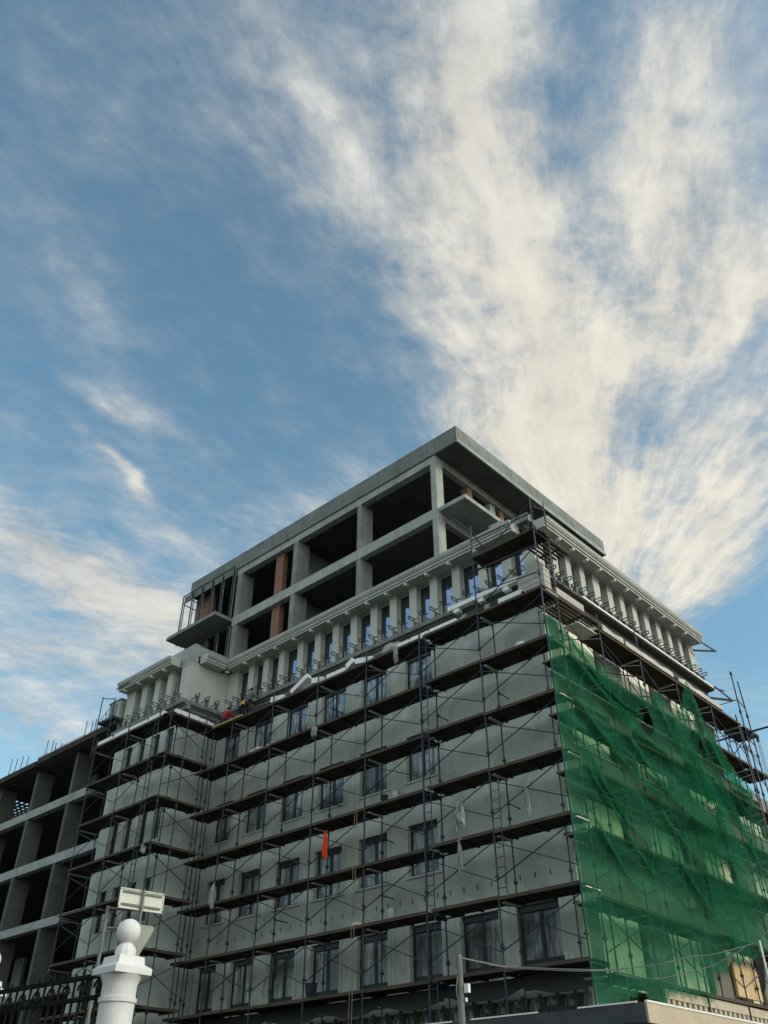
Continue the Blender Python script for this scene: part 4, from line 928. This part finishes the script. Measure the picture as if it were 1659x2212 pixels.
q = [q[0], q[2], q[3], q[5], q[4], q[1]]; m.add([v + n for v in q] + [v - n for v in q], [(0, 1, 2, 3, 4, 5), (11, 10, 9, 8, 7, 6)] + [(k, (k + 1) % 6, 6 + (k + 1) % 6, 6 + k) for k in range(6)])
part('triangle_plate', m, 'signgrey', sg)
m = MB(); m.tube((-17.605, -1.135, 0), (-17.605, -1.135, 4.78), .026, 8); m.tube((-17.605, -1.135, 4.75), (-17.215, -1.46, 4.72), .018, 6); m.tube((-17.605, -1.135, 4.47), (-17.215, -1.46, 4.45), .016, 6)
part('side_frame', m, 'pole', sg)

# slim concrete pole with a meter box, and the slack wires
pl = thing('utility_pole', 'slim grey service pole with a small white meter box, wires leaving its tip', 'pole', (-7.94, -.4, 0))
m = MB(); m.lathe([(.085, 0), (.06, 5.3), (.045, 5.34)], (-7.94, -.4, 0), 12); part('shaft', m, 'pole', pl)
m = MB(); m.box(-7.90, -7.82, -.58, -.46, 4.56, 4.74); m.box(-7.93, -7.88, -.53, -.49, 4.38, 4.46); part('meter_box', m, 'trim', pl)
m = MB(); m.path([(-7.99, -.36, 4.9), (-8.02, -.33, 4.6), (-7.99, -.35, 4.4), (-8.0, -.36, 3.6)], .012); part('conduit', m, 'cable', pl)
def wire(name, pts, r, mat, label, n=5):
    # smooth the surveyed points with a Catmull-Rom spline
    P_ = [Vector(p) for p in pts]; P_ = [P_[0] * 2 - P_[1]] + P_ + [P_[-1] * 2 - P_[-2]]; out = []
    for i in range(1, len(P_) - 2):
        for k in range(n):
            t = k / n; a, b, c, d = P_[i - 1:i + 3]
            out.append(.5 * ((2 * b) + (c - a) * t + (2 * a - 5 * b + 4 * c - d) * t * t + (3 * b - a - 3 * c + d) * t ** 3))
    out.append(P_[-2]); mb = MB().path(out, r, 6); return single(name, mb, mat, label, 'cable', smooth=True)
wire('cable', [(-7.94, -.42, 5.285), (-7.658, -.769, 5.19), (-7.282, -1.279, 5.075), (-6.9, -2.7, 4.91), (-6.5, -3.46, 4.87), (-6.47, -4.53, 4.854), (-6.288, -4.893, 4.915), (-6.149, -5.184, 4.971), (-5.988, -5.537, 4.979), (-5.83, -5.9, 5.042), (-5.708, -6.194, 5.102), (-5.632, -6.384, 5.139), (-5.9, -6.6, 5.07)], .011, 'cable', 'upper pale wire sagging from the service pole across the green net')
wire('cable', [(-7.94, -.44, 5.26), (-7.66, -.8, 5.17), (-7.28, -1.3, 5.05), (-6.87, -2.79, 4.87), (-6.48, -3.455, 4.85), (-6.37, -3.65, 4.76), (-6.25, -3.9, 4.70), (-6.5, -4.35, 4.61), (-6.42, -4.63, 4.598), (-6.208, -5.06, 4.676), (-6.0, -5.494, 4.766), (-5.81, -5.95, 4.953), (-5.71, -6.19, 5.08)], .009, 'cable', 'lower pale wire hanging in the deeper loop below the green net')
rp = thing('wire_post', 'thin bright post at the right edge with a bundle of dark cable hung over it', 'post', (-6.055, -6.67, 0))
m = MB(); m.tube((-6.055, -6.67, 0), (-6.055, -6.67, 5.11), .02, 10); part('shaft', m, 'trim', rp)
for k in range(5):
    m = MB(); o = .02 * k
    m.path([(-5.9 + o, -6.45, 5.04 - o), (-6.03, -6.60 + o * .3, 5.0 - o), (-6.07, -6.62 + o * .4, 4.8), (-6.08, -6.61 + o * .5, 4.5), (-6.09, -6.58 + o * .5, 4.28 - o), (-6.11, -6.54 + o * .4, 4.26 - o), (-6.09, -6.56 + o * .4, 4.42), (-6.07, -6.6 + o * .2, 4.85)], .012)
    part('cable_loop', m, 'cabledark', rp, True)

# hoist arm beyond the tall frame
hs = thing('hoist_arm', 'horizontal steel lifting arm with hook block and ropes sticking out of the tall scaffold frame', 'hoist', (15.7, .4, 17.9))
m = MB(); m.tube((15.7, 1.6, 17.9), (15.7, -3.2, 17.9), .05, 8); m.tube((15.7, 1.0, 16.9), (15.7, -.15, 17.86), .022, 6); m.tube((15.3, .6, 18.0), (16.1, -.4, 17.7), .03, 6); part('arm', m, 'steelblue', hs)
m = MB(); m.tube((15.7, -.46, 17.86), (15.7, -.46, 17.68), .014, 6); m.box(15.66, 15.74, -.52, -.40, 17.34, 17.66); part('hook_block', m, 'steel', hs)
m = MB(); 
for dy in (-.06, 0, .06): m.tube((15.7, -.46 + dy, 17.35), (15.7, -.5 + dy * 1.6, 5.0), .012, 5)
part_split('hoist_rope', m, 'rope', hs)

# site cabin on the end of the wing
cb = thing('site_cabin', 'small grey-green panelled site cabin perched at the far end of the wing ledge', 'cabin', (-1.9, 28.4, 20.6))
m = MB(); m.box(-2.4, -.9, 27.42, 28.6, 21.1, 22.2); part('body', m, 'cabin', cb)
m = MB(); m.box(-2.45, -.85, 27.38, 28.66, 22.202, 22.27); part('roof', m, 'zinc', cb)
m = MB(); m.box(-2.43, -2.402, 27.8, 28.4, 21.2, 22.05); part('door', m, 'zinc', cb)
m = MB(); m.box(-2.2, -1.1, 27.39, 27.418, 21.2, 22.1); part('board', m, 'cabinwarm', cb)
m = MB(); m.box(-2.8, -.8, 27.32, 28.8, 20.95, 21.09)
for x, y in ((-2.85, 28.75), (-2.85, 27.35)): m.tube((x, y, 19.0), (x, y, 22.6 if y > 28 else 22.1), .03, 6)
m.tube((-2.85, 28.75, 22.5), (-2.85, 27.35, 22.05), .026, 6); m.tube((-2.85, 28.75, 21.0), (-2.85, 27.35, 21.9), .018, 6); part('stand', m, 'steel', cb)
ro = MB(); ro.tube((-2.9, 27.32, 22.6), (-2.9, 26.1, 22.62), .03, 6); ro.tube((-2.9, 27.5, 20.4), (-2.9, 26.8, 20.45), .03, 6)
single('projecting_bar', ro, 'darkmetal', 'dark bar poking out past the far end of the wing cornice', 'bar')
er = MB()
for z in (22.15,): er.tube((14.3, .55, z + .35), (15.5, .35, z + .2), .04, 6); er.tube((14.2, 1.0, z - .0), (15.4, .3, z + .16), .05, 6)
single('projecting_bar', er, 'darkmetal', 'pair of dark bars poking out past the right end of the top cornice', 'bar')
er = MB(); er.tube((14.5, .5, 20.1), (15.6, .2, 19.6), .04, 6); er.tube((14.1, 1.0, 19.55), (15.6, .2, 19.62), .06, 6); er.tube((14.4, .9, 20.3), (15.9, .6, 20.35), .035, 6)
single('projecting_bar', er, 'darkmetal', 'dark bars poking out past the right end of the bracketed ledge', 'bar')

# white foam mouldings waiting on the top deck
FP = [(0, 0), (.30, 0), (.30, .07), (.24, .09), (.19, .19), (.10, .22), (0, .22)]
def foam(x, y0, y1, z, label, axis='y', s=1.0, tilt=0.0):
    m = MB(); L = y1 - y0; m.prism([(-.15 + d * s, zz * s) for d, zz in FP], -L / 2, L / 2, 'y')
    o = link('foam_moulding', m.mesh('foam_moulding', 'foam'), None, (x, (y0 + y1) / 2, z) if axis == 'y' else ((y0 + y1) / 2, x, z), rot=(tilt, 0, 0 if axis == 'y' else R(90)))
    tag(o, label, 'foam moulding', 'white foam mouldings on the scaffold decks')
ZT = 18.49
foam(-1.33, 4.1, 5.45, ZT, 'white foam strip on the top deck just left of the second tall corner post')
foam(-1.33, 5.55, 6.5, ZT - .01, 'white foam strip left of the ladder post top, next to the longer one')
foam(-1.3, 6.62, 7.4, ZT, 'white foam strip on the top deck right of the bulging plastic wrapped pile')
foam(-1.3, 8.75, 9.75, ZT + .06, 'white foam sheet tilted up above the fourth post of the street scaffold', tilt=R(12), s=1.1)
foam(-1.32, 10.35, 11.5, ZT, 'long white foam strip lying level in the middle of the top deck')
foam(-1.25, 9.85, 10.3, ZT + .24, 'short white foam piece propped like a roof beside the level strip', tilt=R(-28), s=1.2)
foam(-1.32, 12.7, 13.9, ZT + .3, 'white foam board standing steeply tilted over the top deck', tilt=R(-24))
foam(-1.25, 11.9, 12.6, ZT + .12, 'white foam offcut lying between the tilted board and the level strip', tilt=R(10), s=1.15)
foam(-1.25, 14.5, 15.4, ZT + .06, 'white foam piece beside the grey shirted worker', tilt=R(8), s=1.2)
for i, (a, b, t) in enumerate(((24.95, 26.2, 'leftmost, by the cabin'), (23.35, 24.7, 'second from the cabin'), (21.75, 23.2, 'third from the cabin'), (20.35, 21.6, 'nearest the inner corner post'))):
    foam(-3.78, a, b, 18.66 + (.03 if i % 2 else 0), 'white foam strip on the top deck of the wing, ' + t)
foam(19.8, -3.7, -2.35, 18.66, 'white foam strip at the outer corner of the wing deck', axis='x')
foam(19.9, -2.2, -1.25, 18.62, 'white foam strip on the deck of the inner corner return', axis='x')
foam(20.5, -2.3, -1.2, 19.0, 'white foam strip raised behind the one in the inner corner', axis='x', s=.9)
foam(20.55, -1.1, -.55, 18.66, 'white foam block right in the inner corner next to the red shirted worker', axis='x', s=1.3)
yb = MB(); yb.box(-1.60, -1.55, 17.2, 19.5, 18.44, 18.53); single('board', yb, 'mustard', 'yellow timber board along the deck edge below the workers', 'board')

# loose things on the decks
def lump(name, c, r, mat, label, cat, seed, sub_=3, group=None, flat=True):
    bm = bmesh.new(); bmesh.ops.create_icosphere(bm, subdivisions=sub_, radius=1)
    for v in bm.verts:
        k = 1 + .33 * mnoise.fractal(v.co * 1.7 + Vector((seed, 0, 0)), 1, 2, 4); v.co = Vector((v.co.x * r[0] * k, v.co.y * r[1] * k, v.co.z * r[2] * k))
        if flat: v.co.z = max(v.co.z, -r[2] * .55)
    me = bpy.data.meshes.new(name); bm.to_mesh(me); bm.free(); me.materials.append(M[mat])
    return tag(link(name, me, None, c), label, cat, group)
lump('debris_pile', (.12, 2.75, 23.38), (.2, .42, .2), 'rubble', 'grey heap of rubble lying on the cornice near the upper corner', 'debris', 3)
lump('wrapped_pile', (-1.2, 7.75, 18.66), (.28, .62, .34), 'rubble', 'bulging pile wrapped in plastic hanging over the top deck edge', 'pile', 5)
lump('wrapped_pile', (-1.1, 13.0, 18.62), (.25, .55, .2), 'rubble', 'grey pile of offcuts under the tilted white board', 'pile', 8)
lump('sack', (-1.2, 16.3, 16.55), (.2, .5, .16), 'sack', 'white sack slumped on the deck under the workers, left one', 'sack', 11, group='sacks on the decks')
lump('sack', (-1.15, 15.3, 16.56), (.2, .4, .13), 'sack', 'flatter white sack on the deck under the workers, right one', 'sack', 12, group='sacks on the decks')
lump('sack', (-1.0, 1.5, 16.62), (.2, .28, .24), 'sack', 'pale sack on the second deck beside the corner post', 'sack', 14, group='sacks on the decks')
lump('wrapped_bundle', (-1.2, 4.0, 18.6), (.17, .2, .17), 'sack', 'round white bundle on the top deck under the finished cladding', 'bundle', 15)
def bucket(c, mat, label, s=1.0):
    t = thing('bucket', label, 'bucket', c, 'buckets on the decks')
    m = MB(); m.lathe([(.115 * s, 0), (.15 * s, .3 * s), (.157 * s, .3 * s), (.157 * s, .315 * s), (.14 * s, .315 * s), (.11 * s, .02 * s)], c, 20); part('body', m, mat, t, True)
    m = MB(); m.path([Vector(c) + Vector((.0, .152 * s * math.cos(a), .3 * s - .12 * s * math.sin(a))) for a in [math.pi * k / 10 for k in range(11)]], .008, 5); part('handle', m, 'steel', t)
bucket((-1.3, 7.55, 12.28), 'film', 'white bucket on the deck left of the ladder, in the middle of the street front')
bucket((-1.3, 8.15, 12.28), 'navy', 'dark bucket next to the white one on the deck left of the ladder')
bucket((-1.32, 7.8, 8.17), 'film', 'pale blue bucket on the low deck left of the ladder', 1.1)
bucket((-1.3, 11.8, 6.12), 'navy', 'dark crate-like bucket on the lowest deck, in front of a tall window', 1.5)
lump('plaster_lump', (-1.3, 9.55, 8.24), (.14, .24, .09), 'sack', 'white plaster heap on the low deck between two posts', 'heap', 19)
def rag(name, top, length, width, mat, label, cat, seed, group=None):
    """a hanging strip of sheet, gathered at the top, with real thickness and folds"""
    m = MB(); n, k_ = 26, 18; F = []; rnd = random.Random(seed)
    cut = [rnd.uniform(.72, 1.0) for _ in range(k_ + 1)]
    for side in (-.003, .003):
        for i in range(n + 1):
            t = i / n; w = width * (.16 + 1.15 * (1 - math.exp(-t * 5)) - .25 * t) * 1.25
            for k in range(k_ + 1):
                u = k / k_ - .5; tt = t * cut[k]
                F.append((side + .30 * w * math.sin(7 * u * (1 + .3 * t) * math.pi + seed) * (.35 + .65 * (1 - abs(u))) + .05 * mnoise.noise(Vector((u * 3, t * 3, seed))),
                          w * u + .10 * mnoise.noise(Vector((t * 2.2, seed, 7))) * t, -length * tt))
    N_ = (n + 1) * (k_ + 1); g = lambda s_, i, k: s_ * N_ + i * (k_ + 1) + k
    fs = [(g(s_, i, k), g(s_, i, k + 1), g(s_, i + 1, k + 1), g(s_, i + 1, k)) for s_ in (0, 1) for i in range(n) for k in range(k_)]
    rim = [(i, 0) for i in range(n)] + [(n, k) for k in range(k_)] + [(i, k_) for i in range(n, 0, -1)] + [(0, k) for k in range(k_, 0, -1)]
    fs += [(g(0, *a), g(0, *b), g(1, *b), g(1, *a)) for a, b in zip(rim, rim[1:] + rim[:1])]
    m.add(F, fs); m.tube((-.02, -.09, .03), (.02, .09, -.02), .03, 6)
    ob = link(name, m.mesh(name, mat, True), None, top); return tag(ob, label, cat, group)
G1 = 'plastic sheets hanging from the scaffold'
rag('orange_cloth', (-1.58, 11.05, 11.75), 1.05, .15, 'orange', 'bright orange cloth hanging from a deck in the middle of the street front', 'cloth', 1)
rag('plastic_sheet', (-1.6, 4.32, 11.5), 1.1, .27, 'film', 'ragged plastic sheet hanging right of the ladder, the widest one', 'plastic sheet', 2, G1)
rag('plastic_sheet', (-1.6, 4.40, 10.15), 1.1, .12, 'film', 'thin twisted tail of plastic hanging below the widest sheet', 'plastic sheet', 3, G1)
rag('plastic_sheet', (-1.58, 1.52, 11.3), 1.0, .15, 'film', 'narrow plastic strip hung on a cross brace near the green net', 'plastic sheet', 4, G1)
rag('plastic_sheet', (-1.62, 17.92, 10.95), 1.05, .24, 'film', 'white plastic bag hung on a post near the inner corner', 'plastic sheet', 5, G1)
rag('plastic_sheet', (-1.6, 7.2, 18.5), .8, .16, 'film', 'plastic strip dangling under the wrapped pile on the top deck', 'plastic sheet', 6, G1)
rag('plastic_sheet', (-1.6, 12.0, 16.45), .6, .2, 'film', 'small plastic rag tied at a deck joint on the fifth post', 'plastic sheet', 7, G1)
rag('plastic_sheet', (-4.0, 20.1, 12.6), .5, .22, 'film', 'white rag caught on the wing scaffold corner', 'plastic sheet', 8, G1)
rp2 = MB(); rp2.tube((-1.72, 9.3, 12.9), (-1.66, 9.48, 4.9), .012, 5); rp2.tube((-1.72, 9.18, 12.9), (-1.66, 9.34, 4.9), .012, 5); single('rope', rp2, 'rope', 'pair of tan ropes hanging straight down beside the third post from the ladder', 'rope')
wp = MB(); wp.box(1.05, 2.3, .1, .78, 18.02, 18.06); single('panel', wp, 'panelwhite', 'clean white panel lying under the slatted deck near the top of the green net', 'panel')
for i, (a, b) in enumerate(((2.6, 4.2), (4.4, 8.4), (8.9, 13.2))):
    wp = MB(); n_ = 24; vs = []
    for k in range(n_ + 1):
        x = a + (b - a) * k / n_; h = .20 + .12 * mnoise.noise(Vector((x * 1.3, i, 0))); vs += [(x, -.10, 18.22), (x, -.10, 18.24 + h), (x, -.04, 18.24 + h), (x, -.04, 18.22)]
    wp.add(vs, [(4 * k + q, 4 * k + (q + 1) % 4, 4 * k + 4 + (q + 1) % 4, 4 * k + 4 + q) for k in range(n_) for q in range(4)] + [(3, 2, 1, 0), (4 * n_, 4 * n_ + 1, 4 * n_ + 2, 4 * n_ + 3)])
    single('toe_board', wp, 'woodpale', ('short pale board on the side deck edge nearest the corner', 'pale board along the middle of the upper side deck edge', 'pale board along the far part of the upper side deck edge')[i], 'board')
ob = MB(); ob.box(10.35, 12.5, YW - .16, YW - .06, 6.3, 7.45); single('tan_board', ob, 'tanboard', 'tan sheet covering the opening low down at the right, below the net edge', 'sheet')

# ================================================================== the three workers on the top deck
def skin_obj(name, verts, edges, mat, parent, root=0, lv=2):
    me = bpy.data.meshes.new(name); me.from_pydata([v[:3] for v in verts], edges, [])
    o = bpy.data.objects.new(name + '_tmp', me); COL.objects.link(o)
    o.modifiers.new('s', 'SKIN'); ss = o.modifiers.new('u', 'SUBSURF'); ss.levels = lv; ss.render_levels = lv
    for k, v in enumerate(verts): d = me.skin_vertices[0].data[k]; d.radius = (v[3], v[3]) if len(v) == 4 else (v[3], v[4]); d.use_root = (k == root)
    dg = bpy.context.evaluated_depsgraph_get(); me2 = bpy.data.meshes.new_from_object(o.evaluated_get(dg)); bpy.data.objects.remove(o)
    me2.name = name; me2.materials.clear(); me2.materials.append(M[mat])
    for p in me2.polygons: p.use_smooth = True
    return link(name, me2, parent, WL[parent])
def person(base, J, shirt, trousers, label, rz=0):
    t = thing('person', label, 'person', base, 'workers on the scaffold'); t.rotation_euler = (0, 0, rz)
    V = []; E = []
    def add(p, r, link_to=None): V.append((*p, r) if not isinstance(r, tuple) else (*p, *r)); (E.append((link_to, len(V) - 1)) if link_to is not None else None); return len(V) - 1
    pel = add(J['pelvis'], .12); ch = add(J['chest'], .135, pel); nk = add(J['neck'], .058, ch); 
    hd = Vector(J['head']); up = (hd - Vector(J['neck'])).normalized(); fw = Vector(J.get('face', (1, 0, 0))).normalized()
    chin = add(hd - up * .06 + fw * .02, .078, nk); crown = add(hd + up * .06, .088, chin); nose = add(hd + fw * .095 - up * .01, .014, crown)
    for s in ('l', 'r'):
        sh = add(J[s + 'sh'], .068, ch); el = add(J[s + 'el'], .047, sh); wr = add(J[s + 'wr'], .032, el)
        d = (Vector(J[s + 'wr']) - Vector(J[s + 'el'])).normalized(); side = d.cross(Vector((0, 0, 1))); side = side.normalized() if side.length > .1 else Vector((0, 1, 0)); dn = d.cross(side).normalized()
        pm = add(Vector(J[s + 'wr']) + d * .07, .034, wr)
        for q, (o_, L_) in enumerate(((-.030, .068), (-.010, .08), (.010, .075), (.030, .06))):
            a = add(Vector(J[s + 'wr']) + d * .11 + side * o_, .010, pm); b = add(Vector(J[s + 'wr']) + d * (.11 + L_ * .6) + side * o_ * 1.15 + dn * .012, .0095, a); add(Vector(J[s + 'wr']) + d * (.11 + L_ * .9) + side * o_ * 1.15 + dn * .035, .008, b)
        a = add(Vector(J[s + 'wr']) + d * .05 + side * .045 * (1 if s == 'l' else -1), .012, pm); add(Vector(J[s + 'wr']) + d * .095 + side * .065 * (1 if s == 'l' else -1) + dn * .01, .01, a)
        hp = add(J[s + 'hip'], .088, pel); kn = add(J[s + 'kn'], .06, hp); an = add(J[s + 'an'], .04, kn); add(Vector(J[s + 'an']) + Vector((.16, 0, -.045)), .035, an)
    skin_obj('body', V, E, 'skin', t)
    Vs = [(*J['pelvis'], .145), (*Vector(J['pelvis']).lerp(Vector(J['chest']), .5), .15), (*J['chest'], .165), (*Vector(J['chest']).lerp(Vector(J['neck']), .6), .10)]; Es = [(0, 1), (1, 2), (2, 3)]
    for s in ('l', 'r'):
        n0 = len(Vs); Vs += [(*J[s + 'sh'], .092), (*Vector(J[s + 'sh']).lerp(Vector(J[s + 'el']), .9), .066), (*Vector(J[s + 'el']).lerp(Vector(J[s + 'wr']), .7), .05)]; Es += [(2, n0), (n0, n0 + 1), (n0 + 1, n0 + 2)]
    skin_obj('shirt', Vs, Es, shirt, t)
    Vs = [(*J['pelvis'], .135)]; Es = []
    for s in ('l', 'r'):
        n0 = len(Vs); Vs += [(*J[s + 'hip'], .108), (*J[s + 'kn'], .078), (*Vector(J[s + 'kn']).lerp(Vector(J[s + 'an']), .92), .062)]; Es += [(0, n0), (n0, n0 + 1), (n0 + 1, n0 + 2)]
    skin_obj('trousers', Vs, Es, trousers, t)
    bm = bmesh.new(); bmesh.ops.create_uvsphere(bm, u_segments=18, v_segments=12, radius=.107)
    for v in list(bm.verts):
        if v.co.dot(up) < .01 and v.co.dot(fw) > -.03 or v.co.dot(up) < -.06: bm.verts.remove(v)
    for v in bm.verts: v.co = v.co + hd + up * .045 - fw * .012
    r_ = bmesh.ops.solidify(bm, geom=bm.faces[:], thickness=.012)
    me = bpy.data.meshes.new('hair'); bm.to_mesh(me); bm.free(); me.materials.append(M['hair']); link('hair', me, t, WL[t])
    m = MB()
    for s in ('l', 'r'):
        a = Vector(J[s + 'an']); m.lathe([(.035, -.085), (.055, -.07), (.05, -.02), (.045, .05)], a, 12); m.box(a.x - .06, a.x + .2, a.y - .045, a.y + .045, a.z - .088, a.z - .03)
    o = link('shoes', m.mesh('shoes', 'hair'), t, WL[t])
    return t
stand = dict(pelvis=(0, 0, .95), chest=(.07, 0, 1.30), neck=(.11, 0, 1.47), head=(.14, .02, 1.60), lsh=(.08, .20, 1.40), rsh=(.08, -.20, 1.40), lel=(.20, .46, 1.22), lwr=(.34, .66, 1.12), rel=(.22, -.34, 1.16), rwr=(.46, -.26, 1.16),
             lhip=(0, .10, .90), rhip=(0, -.10, .90), lkn=(.05, .13, .49), rkn=(.02, -.13, .49), lan=(0, .14, .09), ran=(-.06, -.15, .09), face=(.9, .3, -.3))
person((-1.05, 17.5, 18.47), stand, 'greycloth', 'navy', 'person in grey shirt standing on the top deck, back turned, reaching to the wall')
bend = dict(pelvis=(0, 0, .93), chest=(.22, .06, 1.22), neck=(.32, .08, 1.34), head=(.42, .10, 1.42), lsh=(.24, .25, 1.30), rsh=(.26, -.13, 1.30), lel=(.42, .32, 1.08), lwr=(.60, .30, .98), rel=(.44, -.20, 1.08), rwr=(.62, -.10, 1.0),
            lhip=(0, .10, .88), rhip=(0, -.10, .88), lkn=(.08, .12, .48), rkn=(.04, -.12, .48), lan=(0, .13, .09), ran=(-.08, -.14, .09), face=(.8, 0, -.5))
person((-.95, 18.15, 18.47), bend, 'yellow', 'navy', 'person in yellow shirt bending towards the wall between the other two workers')
squat = dict(pelvis=(-.05, 0, .30), chest=(.10, 0, .66), neck=(.16, 0, .83), head=(.20, 0, .96), lsh=(.11, .19, .76), rsh=(.11, -.19, .76), lel=(.28, .27, .55), lwr=(.46, .2, .44), rel=(.28, -.27, .55), rwr=(.46, -.2, .44),
             lhip=(-.03, .10, .28), rhip=(-.03, -.10, .28), lkn=(.32, .18, .44), rkn=(.32, -.18, .44), lan=(.10, .17, .09), ran=(.10, -.17, .09), face=(.9, .2, -.2))
person((-1.3, 19.0, 18.47), squat, 'red', 'navy', 'person in red shirt squatting on the top deck at the inner corner')
